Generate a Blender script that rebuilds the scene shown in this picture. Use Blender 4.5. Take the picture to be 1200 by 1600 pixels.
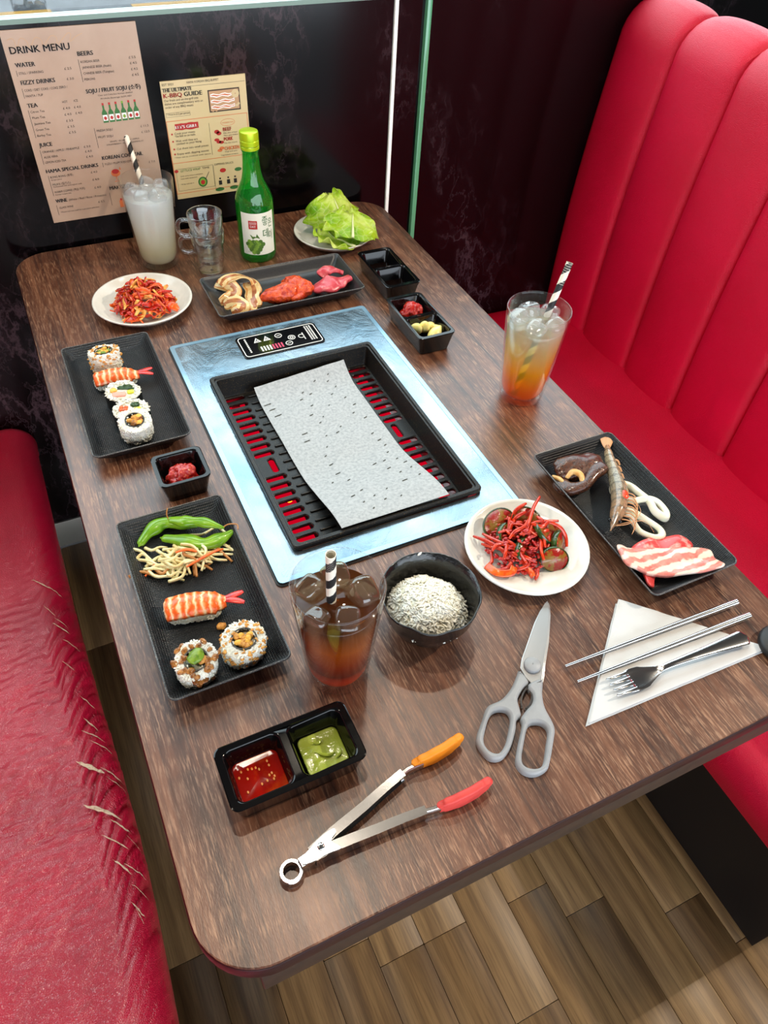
import bpy, bmesh, math, random
from math import sin, cos, pi, sqrt, exp, atan2
from mathutils import Vector, Matrix, noise
from mathutils.geometry import tessellate_polygon
for o in list(bpy.data.objects): bpy.data.objects.remove(o, do_unlink=True)
SC = bpy.context.scene; COL = SC.collection
random.seed(7)
# ---------------------------------------------------------------- camera
cam = bpy.data.cameras.new('camera'); cam.sensor_width = 36; cam.sensor_fit = 'AUTO'
cam.lens = 1158.43 / 1600 * 36; cam.clip_start = .02; cam.clip_end = 200
co = bpy.data.objects.new('camera', cam); COL.objects.link(co)
r0 = Vector((.90299755, -.42698573, .0477348)); r1 = Vector((-.28492404, -.6782827, -.6773115)); r2 = Vector((.32158003, .59800984, -.73414612))
m3 = Matrix((r0, -r1, -r2)).transposed()
co.matrix_world = Matrix.Translation((-.306, -.1457, 1.4338)) @ m3.to_4x4()
SC.camera = co
# ---------------------------------------------------------------- daylight, exposure
w = bpy.data.worlds.new('overcast_sky'); SC.world = w; w.use_nodes = True
bg = w.node_tree.nodes['Background']; bg.inputs[0].default_value = (.80, .90, 1, 1); bg.inputs[1].default_value = 5.0
SC.view_settings.view_transform = 'Standard'; SC.view_settings.look = 'None'
SC.view_settings.gamma = 1; SC.view_settings.use_curve_mapping = False
SC.view_settings.exposure = 0.12
SC.cycles.use_denoising = True
SC.cycles.max_bounces = 10; SC.cycles.transparent_max_bounces = 24; SC.cycles.diffuse_bounces = 3; SC.cycles.glossy_bounces = 4
SC.cycles.caustics_reflective = False; SC.cycles.caustics_refractive = False
SC.cycles.sample_clamp_indirect = 6
WIN = (-1.7, 2.0, 1.100, 2.3)          # window opening x0 x1 z0 z1 in the back wall
def arealight(name, loc, size, sy, power, col, rot=(0, 0, 0), portal=False):
    l = bpy.data.lights.new(name, 'AREA'); l.shape = 'RECTANGLE'; l.size = size; l.size_y = sy; l.energy = power; l.color = col
    if portal: l.cycles.is_portal = True
    o = bpy.data.objects.new(name, l); o.location = loc; o.rotation_euler = rot; COL.objects.link(o); return o
arealight('window_portal', ((WIN[0] + WIN[1]) / 2, 1.275, (WIN[2] + WIN[3]) / 2), WIN[1] - WIN[0], WIN[3] - WIN[2], 1, (1, 1, 1), (-pi / 2, 0, 0), True)
def spot(name, loc, target, power, col, angle, blend, r):
    l = bpy.data.lights.new(name, 'SPOT'); l.energy = power; l.color = col; l.spot_size = angle; l.spot_blend = blend; l.shadow_soft_size = r
    o = bpy.data.objects.new(name, l); o.location = loc
    d = Vector(target) - Vector(loc); o.rotation_euler = d.to_track_quat('-Z', 'Y').to_euler(); COL.objects.link(o); return o
SPOTS = [((-1.62, .33, 2.42), (.1, .2, .75), 44, .03), ((-.12, .45, 2.42), (-.12, .45, .5), 28, .02), ((.40, .90, 2.42), (.3, .75, .75), 18, .04), ((1.85, -.16, 2.42), (0, -.1, 0), 130, .02)]
for i, (l, t, pw, r) in enumerate(SPOTS):
    spot('ceiling_spot', l, t, pw, (1, .87, .70), 1.5, .6, r)

# ---------------------------------------------------------------- mesh helpers
class G:
    def __init__(s): s.v = []; s.f = []; s.m = []
    def add(s, vf, m=0, M=None):
        v, f = vf; b = len(s.v)
        s.v += [tuple(M @ Vector(p)) for p in v] if M is not None else [tuple(p) for p in v]
        s.f += [tuple(i + b for i in q) for q in f]; s.m += [m] * len(f); return s
def mk(name, g, mats, parent=None, loc=(0, 0, 0), sharp=40, flat=False, rz=0):
    if isinstance(g, tuple): g = G().add(g)
    me = bpy.data.meshes.new(name); me.from_pydata(g.v, [], g.f)
    if not isinstance(mats, (list, tuple)): mats = [mats]
    for m in mats: me.materials.append(m)
    if len(mats) > 1: me.polygons.foreach_set('material_index', g.m)
    bm = bmesh.new(); bm.from_mesh(me); bmesh.ops.recalc_face_normals(bm, faces=bm.faces); bm.to_mesh(me); bm.free()
    me.polygons.foreach_set('use_smooth', [not flat] * len(me.polygons))
    if not flat and sharp: me.set_sharp_from_angle(angle=math.radians(sharp))
    me.update()
    o = bpy.data.objects.new(name, me); COL.objects.link(o); o.location = loc; o.rotation_euler = (0, 0, rz)
    if parent is not None: o.parent = parent
    return o
def tag(o, label=None, cat=None, group=None, kind=None):
    if label: o['label'] = label
    if cat: o['category'] = cat
    if group: o['group'] = group
    if kind: o['kind'] = kind
    return o
def T(name, label, cat, loc, rz=0, group=None):
    o = bpy.data.objects.new(name, None); COL.objects.link(o); o.location = loc; o.rotation_euler = (0, 0, rz); o.empty_display_size = .02
    return tag(o, label, cat, group)
def dup(root, loc, label, group=None, rz=None):
    r = root.copy(); COL.objects.link(r); r.location = loc; r['label'] = label
    if group: r['group'] = group
    if rz is not None: r.rotation_euler = (0, 0, rz)
    for ch in list(root.children):
        c = ch.copy(); COL.objects.link(c); c.parent = r
        for g in list(ch.children):
            d = g.copy(); COL.objects.link(d); d.parent = c
    return r
def box(x0, x1, y0, y1, z0, z1):
    v = [(x, y, z) for z in (z0, z1) for y in (y0, y1) for x in (x0, x1)]
    return v, [(0, 2, 3, 1), (4, 5, 7, 6), (0, 1, 5, 4), (2, 6, 7, 3), (0, 4, 6, 2), (1, 3, 7, 5)]
def rrect(w, d, r, n=5, cx=0, cy=0):
    r = min(r, w / 2 - 1e-5, d / 2 - 1e-5); p = []
    for k, (sx, sy) in enumerate(((1, 1), (-1, 1), (-1, -1), (1, -1))):
        for i in range(n + 1):
            a = pi / 2 * (k + i / n); p.append((cx + sx * (w / 2 - r) + r * cos(a), cy + sy * (d / 2 - r) + r * sin(a)))
    return p
def loft(rings, caps=(True, True), closed=True):
    v = []; f = []; n = len(rings[0])
    for r in rings: v += [tuple(p) for p in r]
    for k in range(len(rings) - 1):
        for i in range(n if closed else n - 1):
            j = (i + 1) % n; f.append((k * n + i, k * n + j, (k + 1) * n + j, (k + 1) * n + i))
    if caps[0]: f.append(tuple(range(n))[::-1])
    if caps[1]: f.append(tuple(range((len(rings) - 1) * n, len(rings) * n)))
    return v, f
def lathe(prof, n=32, caps=(True, True)):
    return loft([[(r * cos(2 * pi * i / n), r * sin(2 * pi * i / n), z) for i in range(n)] for r, z in prof], caps)
def bbox(w, d, h, r=.003, b=.002, z0=0, n=4):            # softly edged box on z0
    R = lambda i, z: [(x, y, z) for x, y in rrect(w - 2 * i, d - 2 * i, max(r - i, 1e-4), n)]
    return loft([R(b, z0), R(0, z0 + b), R(0, z0 + h - b), R(b * .3, z0 + h - b * .3), R(b, z0 + h)])
def frames(path):
    P = [Vector(p) for p in path]; Ts = []
    for i in range(len(P)):
        t = P[min(i + 1, len(P) - 1)] - P[max(i - 1, 0)]; Ts.append(t.normalized() if t.length > 1e-9 else Vector((1, 0, 0)))
    up = Vector((0, 0, 1)) if abs(Ts[0].z) < .9 else Vector((1, 0, 0))
    n = (up - Ts[0] * up.dot(Ts[0])).normalized(); out = []
    for t in Ts:
        n = (n - t * n.dot(t)); n = n.normalized() if n.length > 1e-6 else t.orthogonal().normalized()
        out.append((t, n, t.cross(n)))
    return P, out
def tube(path, rad, n=8, caps=(True, True), flat=1.0, twist=0):
    P, F = frames(path); rings = []
    for i, (p, (t, u, s)) in enumerate(zip(P, F)):
        r = rad(i / (len(P) - 1)) if callable(rad) else (rad[i] if isinstance(rad, (list, tuple)) else rad)
        a0 = twist * i / (len(P) - 1); u2 = u * cos(a0) + s * sin(a0); s2 = s * cos(a0) - u * sin(a0)
        rings.append([p + u2 * (r * flat * cos(2 * pi * k / n)) + s2 * (r * sin(2 * pi * k / n)) for k in range(n)])
    return loft(rings, caps)
def spline(pts, n=8, closed=False):
    P = [Vector(p) for p in pts]; out = []; N = len(P)
    for i in range(N if closed else N - 1):
        g = (lambda k: P[k % N]) if closed else (lambda k: P[max(0, min(N - 1, k))])
        a, b, c, d = g(i - 1), g(i), g(i + 1), g(i + 2)
        for k in range(n):
            t = k / n; out.append(.5 * (2 * b + (c - a) * t + (2 * a - 5 * b + 4 * c - d) * t * t + (3 * b - a - 3 * c + d) * t ** 3))
    if not closed: out.append(P[-1])
    return out
_ico = {}
def ico(sub=3):
    if sub not in _ico:
        bm = bmesh.new(); bmesh.ops.create_icosphere(bm, subdivisions=sub, radius=1)
        _ico[sub] = ([tuple(v.co) for v in bm.verts], [tuple(v.index for v in f.verts) for f in bm.faces]); bm.free()
    return _ico[sub]
def fbm(p, o=3):
    s = 0; a = 1
    for _ in range(o): s += a * noise.noise(p); p = p * 2.03; a *= .5
    return s
def blob(c, s, amp=.12, freq=60, sub=4, seed=0, flatz=None, power=1.0, M=None):
    v, f = ico(sub); out = []
    for p in v:
        q = Vector(p)
        if power != 1: q = Vector([math.copysign(abs(a) ** power, a) for a in q])
        w = Vector((q.x * s[0], q.y * s[1], q.z * s[2])); k = 1 + amp * fbm(w * freq + Vector((seed * 7.3, seed * 3.1, seed)))
        w = w * k
        if flatz is not None and w.z < flatz: w.z = flatz + (w.z - flatz) * .08
        if M is not None: w = M @ w
        out.append((w.x + c[0], w.y + c[1], w.z + c[2]))
    return out, f
def poly_offset(P, d):
    out = []; n = len(P); A = sum(P[i][0] * P[(i + 1) % n][1] - P[(i + 1) % n][0] * P[i][1] for i in range(n)); s = 1 if A > 0 else -1
    for i in range(n):
        a, b, c = Vector(P[i - 1]), Vector(P[i]), Vector(P[(i + 1) % n]); t = (c - a)
        t = t.normalized() if t.length > 1e-9 else Vector((1, 0)); out.append((b.x - t.y * d * s, b.y + t.x * d * s))
    return out
def prism(loops, z0, z1, b=.0, zf=None):               # outline + holes, extruded, top edge eased by b
    g = G(); zf = zf or (lambda x, y: 0)
    L = [[(p[0], p[1]) for p in l] for l in loops]; rings = []
    for k, l in enumerate(L):
        sgn = 1 if k == 0 else -1
        lev = [(l, z0), (l, z1 - b)] + ([(poly_offset(l, sgn * b * .3), z1 - b * .3), (poly_offset(l, sgn * b), z1)] if b else [(l, z1)][1:] + [])
        if not b: lev = [(l, z0), (l, z1)]
        rr = [[(x, y, z + zf(x, y)) for x, y in q] for q, z in lev]; g.add(loft(rr, (False, False))); rings.append(rr)
    for idx in (0, -1):
        polys = [[Vector(p) for p in rr[idx]] for rr in rings]; flat2 = [[Vector((p.x, p.y, 0)) for p in q] for q in polys]
        g.add(([tuple(p) for q in polys for p in q], [tuple(t) for t in tessellate_polygon(flat2)]))
    return g
def grid(fn, nu, nv):
    v = [fn(i / nu, j / nv) for i in range(nu + 1) for j in range(nv + 1)]
    return v, [(i * (nv + 1) + j, (i + 1) * (nv + 1) + j, (i + 1) * (nv + 1) + j + 1, i * (nv + 1) + j + 1) for i in range(nu) for j in range(nv)]
def sheet(fn, nu, nv, th):                              # curved sheet with real thickness
    v, f = grid(fn, nu, nv); N = [Vector((0, 0, 0)) for _ in v]
    for q in f:
        n = (Vector(v[q[1]]) - Vector(v[q[0]])).cross(Vector(v[q[2]]) - Vector(v[q[0]]))
        for i in q: N[i] += n
    k = len(v); v2 = [tuple(Vector(p) - (n.normalized() if n.length > 0 else n) * th) for p, n in zip(v, N)]
    W = nv + 1; edge = [i * W for i in range(nu + 1)] + [nu * W + j for j in range(1, W)] + [i * W + nv for i in range(nu - 1, -1, -1)] + [j for j in range(nv - 1, 0, -1)]
    side = [(a, b, b + k, a + k) for a, b in zip(edge, edge[1:] + edge[:1])]
    return v + v2, f + [tuple(i + k for i in q[::-1]) for q in f] + side
def ribbon(path, width, th, roll=0, n=10):              # soft flat strip along a path, rounded edges
    P, F = frames(path); rings = []; N = len(P) - 1
    for i, (p, (t, u, s)) in enumerate(zip(P, F)):
        q = i / N; wd = width(q) if callable(width) else width; ro = roll(q) if callable(roll) else roll
        u2 = u * cos(ro) + s * sin(ro); s2 = s * cos(ro) - u * sin(ro)
        rings.append([p + s2 * (wd / 2 * math.copysign(abs(cos(2 * pi * k / n)) ** .7, cos(2 * pi * k / n))) + u2 * (th / 2 * math.copysign(abs(sin(2 * pi * k / n)) ** .8, sin(2 * pi * k / n))) for k in range(n)])
    return loft(rings)
def euler(x, y, z): return Matrix.Rotation(z, 4, 'Z') @ Matrix.Rotation(y, 4, 'Y') @ Matrix.Rotation(x, 4, 'X')
def TM(c, e=(0, 0, 0), s=(1, 1, 1)): return Matrix.Translation(c) @ euler(*e) @ Matrix.Diagonal((*s, 1))
_gr = lathe([(.0003, -1), (.62, -.72), (1, -.1), (.95, .3), (.55, .8), (.0003, 1)], 6, (False, False))
def grains(g, pts, L=.0034, R=.00125, m=0, rnd=random, lie=.8):
    for p, n in pts:                                    # one rice grain lying roughly along the surface
        n = Vector(n); t = n.orthogonal().normalized(); t.rotate(Matrix.Rotation(rnd.uniform(0, 2 * pi), 3, n))
        t = (t + n * rnd.uniform(-.5, .5) * lie).normalized(); M = t.to_track_quat('Z', 'Y').to_matrix().to_4x4()
        k = rnd.uniform(.85, 1.15); g.add(_gr, m, Matrix.Translation(p) @ M @ Matrix.Diagonal((R * k, R * k, L * k * rnd.uniform(.85, 1.1), 1)))
# ---------------------------------------------------------------- materials
def S(r, g, b):
    f = lambda c: (c / 255) / 12.92 if c / 255 <= .04045 else ((c / 255 + .055) / 1.055) ** 2.4
    return (f(r), f(g), f(b), 1)
class N:                                                # small node-graph helper
    def __init__(s, name):
        s.mat = bpy.data.materials.new(name); s.mat.use_nodes = True; s.t = s.mat.node_tree; s.t.nodes.clear()
        s.out = s.t.nodes.new('ShaderNodeOutputMaterial'); s.tc = None
    def n(s, typ, ins=None, **kw):
        q = s.t.nodes.new('ShaderNode' + typ)
        for k, v in kw.items(): setattr(q, k, v)
        for k, v in (ins or {}).items():
            if isinstance(v, bpy.types.NodeSocket): s.t.links.new(v, q.inputs[k])
            else: q.inputs[k].default_value = v
        return q
    def co(s, scale=(1, 1, 1), rot=(0, 0, 0), loc=(0, 0, 0), kind='Object'):
        if not s.tc: s.tc = s.n('TexCoord')
        return s.n('Mapping', {0: s.tc.outputs[kind], 1: loc, 2: rot, 3: scale}).outputs[0]
    def noise(s, vec, scale, detail=4, rough=.55, dist=0):
        return s.n('TexNoise', {'Vector': vec, 'Scale': scale, 'Detail': detail, 'Roughness': rough, 'Distortion': dist}).outputs[0]
    def ramp(s, fac, stops, interp='LINEAR'):
        r = s.n('ValToRGB', {0: fac}); e = r.color_ramp.elements; r.color_ramp.interpolation = interp
        while len(e) < len(stops): e.new(.5)
        for q, (p, c) in zip(e, stops): q.position = p; q.color = c if len(c) == 4 else (*c, 1)
        return r.outputs[0]
    def mix(s, fac, a, b, blend='MIX'):
        return s.n('MixRGB', {0: fac, 1: a, 2: b}, blend_type=blend).outputs[0]
    def math(s, op, a, b=0): return s.n('Math', {0: a, 1: b}, operation=op).outputs[0]
    def bump(s, h, strength=.3, dist=.001, normal=None):
        d = {'Height': h, 'Strength': strength, 'Distance': dist}
        if normal is not None: d['Normal'] = normal
        return s.n('Bump', d).outputs[0]
    def bsdf(s, **kw):
        q = s.n('BsdfPrincipled'); mp = dict(col='Base Color', rough='Roughness', metal='Metallic', nrm='Normal', coat='Coat Weight', coatr='Coat Roughness', spec='Specular IOR Level', em='Emission Color', ems='Emission Strength', sss='Subsurface Weight', sssr='Subsurface Radius', ssss='Subsurface Scale', trans='Transmission Weight', ior='IOR', sheen='Sheen Weight', alpha='Alpha')
        for k, v in kw.items():
            i = q.inputs[mp[k]]
            if isinstance(v, bpy.types.NodeSocket): s.t.links.new(v, i)
            else: i.default_value = v
        return q.outputs[0]
    def done(s, sh): s.t.links.new(sh, s.out.inputs[0]); return s.mat
def plain(name, col, rough=.5, nz=None, bump=None, **kw):  # colour with noise variation and fine relief
    n = N(name); c = col
    if nz: sc, col2, lo, hi = nz; c = n.ramp(n.noise(n.co(), sc, 5), [(lo, col), (hi, col2)])
    if bump: kw['nrm'] = n.bump(n.noise(n.co(), bump[0], 4), bump[1], bump[2] if len(bump) > 2 else .001)
    return n.done(n.bsdf(col=c, rough=rough, **kw))
def clear(name, tint, body=None, bodyfac=0, rough=.0, f0=.04, tl=.5, pw=4.0, top=.9):   # thin clear wall: straight-through tint + facing reflection
    n = N(name); lw = n.n('LayerWeight', {0: .5}).outputs[1]
    fac = n.math('MULTIPLY_ADD', n.math('POWER', lw, pw), top); n.t.nodes[-1].inputs[2].default_value = f0
    tr = n.n('BsdfTransparent', {0: tint}).outputs[0]
    if body is not None:
        d = n.n('BsdfDiffuse', {0: body}).outputs[0]; tl_ = n.n('BsdfTranslucent', {0: body}).outputs[0]
        b = n.n('MixShader', {0: tl, 1: d, 2: tl_}).outputs[0]; tr = n.n('MixShader', {0: bodyfac, 1: tr, 2: b}).outputs[0]
    gl = n.n('BsdfGlossy', {0: (1, 1, 1, 1), 'Roughness': rough}).outputs[0]
    return n.done(n.n('MixShader', {0: fac, 1: tr, 2: gl}).outputs[0])
def zramp(n, stops, axis=2, interp='LINEAR'):           # colour by the object's own height in metres
    sep = n.n('SeparateXYZ', {0: n.co()}).outputs[axis]; hi = max(p for p, _ in stops) or 1e-6
    return n.ramp(n.math('DIVIDE', sep, hi), [(p / hi, c) for p, c in stops], interp)

def wood_table():
    n = N('walnut_laminate'); a = n.noise(n.co((1, .075, 1)), 560, 3, .65); b = n.noise(n.co((1, .02, 1)), 60, 4, .6, .6); c = n.noise(n.co(), 16, 4, .6)
    d = n.noise(n.co((1, .03, 1)), 160, 2, .5)
    base = n.ramp(b, [(.30, S(50, 26, 18)), (.5, S(92, 55, 37)), (.70, S(122, 80, 57))])
    st = n.ramp(a, [(.50, (0, 0, 0)), (.62, (.9, .9, .9))]); st2 = n.ramp(d, [(.55, (0, 0, 0)), (.7, (.6, .6, .6))])
    col = n.mix(n.math('MULTIPLY', st, n.ramp(c, [(.35, (.15, .15, .15)), (.65, (.75, .75, .75))])), base, S(178, 136, 106))
    col = n.mix(st2, col, S(42, 22, 19)); 
    nr = n.bump(n.noise(n.co((1, .25, 1)), 900, 2), .22, .0006)
    return n.done(n.bsdf(col=col, rough=n.ramp(a, [(.3, (.30, .30, .30)), (.7, (.42, .42, .42))]), nrm=nr, spec=.6, coat=.25, coatr=.32))
def oak():
    n = N('oak_plank'); oi = n.n('ObjectInfo').outputs['Random']; off = n.n('CombineXYZ', {0: n.math('MULTIPLY', oi, 3.1), 1: n.math('MULTIPLY', oi, 7.7)}).outputs[0]
    v = n.n('VectorMath', {0: n.co(), 1: off}, operation='ADD').outputs[0]
    v1 = n.n('Mapping', {0: v, 3: (1, .12, 1)}).outputs[0]
    wv = n.n('TexWave', {'Vector': v1, 'Scale': 12, 'Distortion': 7, 'Detail': 3, 'Detail Scale': 1.4}, wave_type='BANDS', bands_direction='X').outputs[1]
    fine = n.noise(n.n('Mapping', {0: v, 3: (1, .03, 1)}).outputs[0], 380, 3)
    soft = n.noise(n.n('Mapping', {0: v, 3: (1, .08, 1)}).outputs[0], 34, 5, .6, .6)
    c = n.mix(.28, n.ramp(soft, [(.3, S(112, 88, 58)), (.5, S(150, 122, 84)), (.7, S(172, 144, 104))]), n.ramp(wv, [(.05, S(92, 68, 42)), (.5, S(150, 120, 82)), (1, S(170, 140, 100))]))
    c = n.mix(n.ramp(fine, [(.45, (0, 0, 0)), (.7, (.55, .55, .55))]), c, S(88, 66, 42))
    c = n.mix(1, c, n.ramp(oi, [(0, (.66, .58, .47)), (.5, (.78, .70, .58)), (1, (.71, .63, .52))]), 'MULTIPLY')
    return n.done(n.bsdf(col=c, rough=.42, nrm=n.bump(fine, .15, .0006)))
def leather(name, c1, c2, rough=.38, spec=.7, bs=.35, coat=0):
    n = N(name); v = n.n('TexVoronoi', {'Vector': n.co(), 'Scale': 420}, feature='DISTANCE_TO_EDGE').outputs[0]; ns = n.noise(n.co(), 130, 5); big = n.noise(n.co(), 5, 3)
    h = n.math('ADD', n.ramp(v, [(0, (0, 0, 0)), (.25, (1, 1, 1))]), n.math('MULTIPLY', ns, .2))
    return n.done(n.bsdf(col=n.ramp(big, [(.35, c1), (.65, c2)]), rough=rough, nrm=n.bump(h, bs, .0010), spec=spec, coat=coat, coatr=.34))
def marble():
    n = N('black_marble'); v = n.co((1, 1, .55)); w1 = n.noise(v, 2.2, 6, .6, .4)
    vv = n.n('VectorMath', {0: v, 1: n.n('VectorMath', {0: n.n('TexNoise', {'Vector': v, 'Scale': 9, 'Detail': 6, 'Roughness': .65}).outputs[1], 1: (.22, .22, .22)}, operation='MULTIPLY').outputs[0]}, operation='ADD').outputs[0]
    vo = n.n('TexVoronoi', {'Vector': vv, 'Scale': 6.5}, feature='DISTANCE_TO_EDGE').outputs[0]
    vo2 = n.n('TexVoronoi', {'Vector': vv, 'Scale': 19}, feature='DISTANCE_TO_EDGE').outputs[0]
    a = n.ramp(vo, [(0, (1, 1, 1)), (.035, (.16, .16, .16)), (.09, (0, 0, 0))]); b = n.ramp(vo2, [(0, (.7, .7, .7)), (.05, (0, 0, 0))])
    mask = n.ramp(w1, [(.49, (0, 0, 0)), (.76, (1, 1, 1))])
    k = n.math('MULTIPLY', n.math('MAXIMUM', a, n.math('MULTIPLY', b, .7)), mask)
    c = n.mix(k, S(5, 4, 5), S(84, 66, 72)); c = n.mix(n.math('MULTIPLY', mask, .5), c, S(22, 10, 14), 'ADD')
    return n.done(n.bsdf(col=c, rough=.14, spec=.3))
def plate_black(name='black_ribbed_ceramic', per=.0021, axis='Y', rough=.36):
    n = N(name); d = {'X': 'X', 'Y': 'Y'}
    wv = n.n('TexWave', {'Vector': n.co(), 'Scale': 1 / per / 3.18, 'Distortion': 1.2, 'Detail': 2, 'Detail Scale': 3}, bands_direction=axis).outputs[1]
    w2 = n.n('TexWave', {'Vector': n.co(), 'Scale': 1 / per / 3.5, 'Distortion': .8, 'Detail': 2}, bands_direction='X' if axis == 'Y' else 'Y').outputs[1]
    h = n.math('ADD', wv, n.math('MULTIPLY', w2, .45))
    c = n.ramp(n.noise(n.co(), 700, 2), [(.62, S(20, 22, 25)), (.74, S(70, 72, 76))])
    return n.done(n.bsdf(col=c, rough=rough, nrm=n.bump(h, .6, .0009), spec=.42))
M = {}
M['wood'] = wood_table(); M['oak'] = oak(); M['marble'] = marble()
M['edge'] = plain('dark_edge_band', S(40, 15, 16), .35)
M['apron'] = plain('dark_wood_apron', S(58, 38, 22), .5, nz=(60, S(36, 23, 14), .3, .7))
M['red_l'] = leather('red_leather_worn', S(190, 4, 52), S(168, 3, 44), .33, .9, .42, .35)
M['red_r'] = leather('red_leather', S(208, 2, 52), S(196, 1, 44), .45, .4, .4)
M['tear'] = plain('torn_backing', S(226, 205, 175), .9, nz=(300, S(180, 150, 120), .4, .7))
M['blackpaint'] = plain('black_paint', S(14, 13, 14), .5)
M['plate_y'] = plate_black(axis='Y'); M['plate_s'] = plain('black_matte_ceramic', S(30, 31, 34), .34, nz=(500, S(42, 43, 46), .4, .7), bump=(300, .08), spec=.55)
M['rim'] = plain('worn_rim', S(62, 63, 66), .35, nz=(900, S(150, 148, 140), .5, .72))
M['gloss'] = plain('black_gloss_ceramic', S(7, 7, 8), .12, spec=.32, coat=.15, coatr=.05)
M['white'] = plain('white_glazed_ceramic', S(226, 224, 216), .16, nz=(30, S(218, 216, 206), .4, .6), coat=.3, coatr=.06)
M['steel'] = plain('polished_steel', S(205, 205, 205), .16, metal=1, bump=(250, .03))
M['steel_b'] = plain('brushed_steel', S(200, 200, 200), .30, metal=1, bump=(700, .06))
def filmsteel():
    n = N('filmed_steel'); v = n.co((1, .6, 1), (0, 0, .5)); a = n.noise(v, 14, 5, .6, 2.2); b = n.noise(n.co((.08, 1, 1)), 500, 2)
    c = n.ramp(n.noise(n.co(), 9, 3), [(.35, S(118, 140, 154)), (.65, S(156, 168, 176))])
    return n.done(n.bsdf(col=c, metal=.92, rough=n.ramp(a, [(.35, (.17, .17, .17)), (.65, (.30, .30, .30))]), nrm=n.bump(n.math('ADD', a, n.math('MULTIPLY', b, .05)), .22, .004)))
M['film'] = filmsteel()
M['pan'] = plain('black_speckled_enamel', S(12, 12, 13), .42, nz=(900, S(150, 122, 64), .62, .72), bump=(900, .15), spec=.35)
M['paper'] = plain('grill_paper', S(176, 180, 182), .8, nz=(260, S(150, 155, 158), .38, .68), bump=(500, .06))
M['slit'] = plain('slit_mark', S(60, 62, 56), .8)
def glow(name, col, s): n = N(name); return n.done(n.n('Emission', {0: col, 1: s}).outputs[0])
M['heat'] = glow('hot_element', S(240, 4, 40), .62)
M['ember'] = glow('hot_spot', S(255, 120, 20), 5)
M['ink'] = plain('black_ink', S(26, 24, 24), .5); M['inkr'] = plain('red_ink', S(176, 36, 30), .5); M['inkg'] = plain('green_ink', S(46, 104, 44), .5)
M['inko'] = plain('orange_ink', S(206, 110, 60), .5); M['inkw'] = plain('white_ink', S(238, 236, 230), .5); M['tan'] = plain('tan_ink', S(190, 150, 110), .5)
M['menu'] = plain('menu_paper', S(182, 156, 134), .28, nz=(8, S(168, 140, 118), .35, .65), coat=.25, coatr=.1)
M['guide'] = plain('guide_paper', S(212, 194, 148), .35, nz=(8, S(202, 180, 134), .35, .65), coat=.15, coatr=.15)
M['glass'] = clear('clear_glass', (.98, .985, .985, 1), f0=.05, pw=2.6)
M['shot'] = clear('thick_glass', (.93, .95, .95, 1), f0=.09, pw=2.0, top=.9)
M['tumbler'] = clear('tumbler_glass', (.985, .99, .99, 1), f0=.022, pw=3.2, top=.85); M['pane'] = clear('window_pane', (.93, .97, .95, 1))
M['ice'] = clear('ice', (.93, .94, .95, 1), (.9, .92, .94, 1), .16, .05, .06)
M['teaice'] = clear('amber_ice', (.80, .66, .48, 1), (.62, .50, .36, 1), .10, .04, .08)
M['btl'] = clear('green_bottle_glass', (.10, .72, .16, 1), (.03, .55, .06, 1), .34, .02, .05, .6)
M['soju'] = clear('clear_spirit', (.55, .95, .6, 1))
M['cap'] = plain('lime_cap', S(176, 206, 28), .3, metal=.35); M['label'] = plain('bottle_label', S(232, 232, 214), .5)
M['grape'] = plain('grape_ink', S(118, 156, 52), .5); M['grape2'] = plain('grape_ink_dark', S(72, 108, 34), .5)
M['strawk'] = plain('black_paper', S(24, 23, 24), .6); M['straww'] = plain('cream_paper', S(232, 224, 206), .6)
M['napkin'] = plain('white_tissue', S(204, 204, 203), .85, bump=(240, .25)); M['grey'] = plain('grey_plastic', S(156, 158, 160), .45, nz=(60, S(144, 146, 148), .3, .7))
M['orange'] = plain('orange_silicone', S(236, 138, 14), .55); M['coral'] = plain('coral_silicone', S(206, 62, 56), .55)
M['rice'] = plain('cooked_rice', S(240, 238, 226), .38, nz=(90, S(228, 222, 196), .4, .7), sss=.25, ssss=.003, sssr=(1, .9, .7))
M['nori'] = plain('nori', S(14, 18, 16), .4, bump=(300, .3))
M['dgreen'] = plain('spinach', S(34, 62, 30), .4, nz=(160, S(58, 90, 40), .4, .65), bump=(200, .4)); M['yradish'] = plain('yellow_radish', S(204, 204, 30), .35)
M['crab'] = plain('pink_crab_stick', S(240, 160, 140), .45); M['carrot'] = plain('carrot', S(236, 104, 20), .38, nz=(120, S(220, 76, 14), .4, .7)); M['egg'] = plain('egg', S(240, 190, 80), .5, nz=(120, S(226, 160, 50), .4, .7))
M['whitecrab'] = plain('white_crab_stick', S(244, 238, 226), .4)
M['crumb'] = plain('brown_crumb', S(176, 108, 40), .55, nz=(300, S(216, 158, 70), .35, .6)); M['avocado'] = plain('avocado', S(126, 156, 44), .35, nz=(110, S(74, 112, 26), .4, .65))
M['eelsauce'] = plain('brown_sauce', S(116, 66, 26), .2, nz=(200, S(176, 118, 56), .4, .65))
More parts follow.
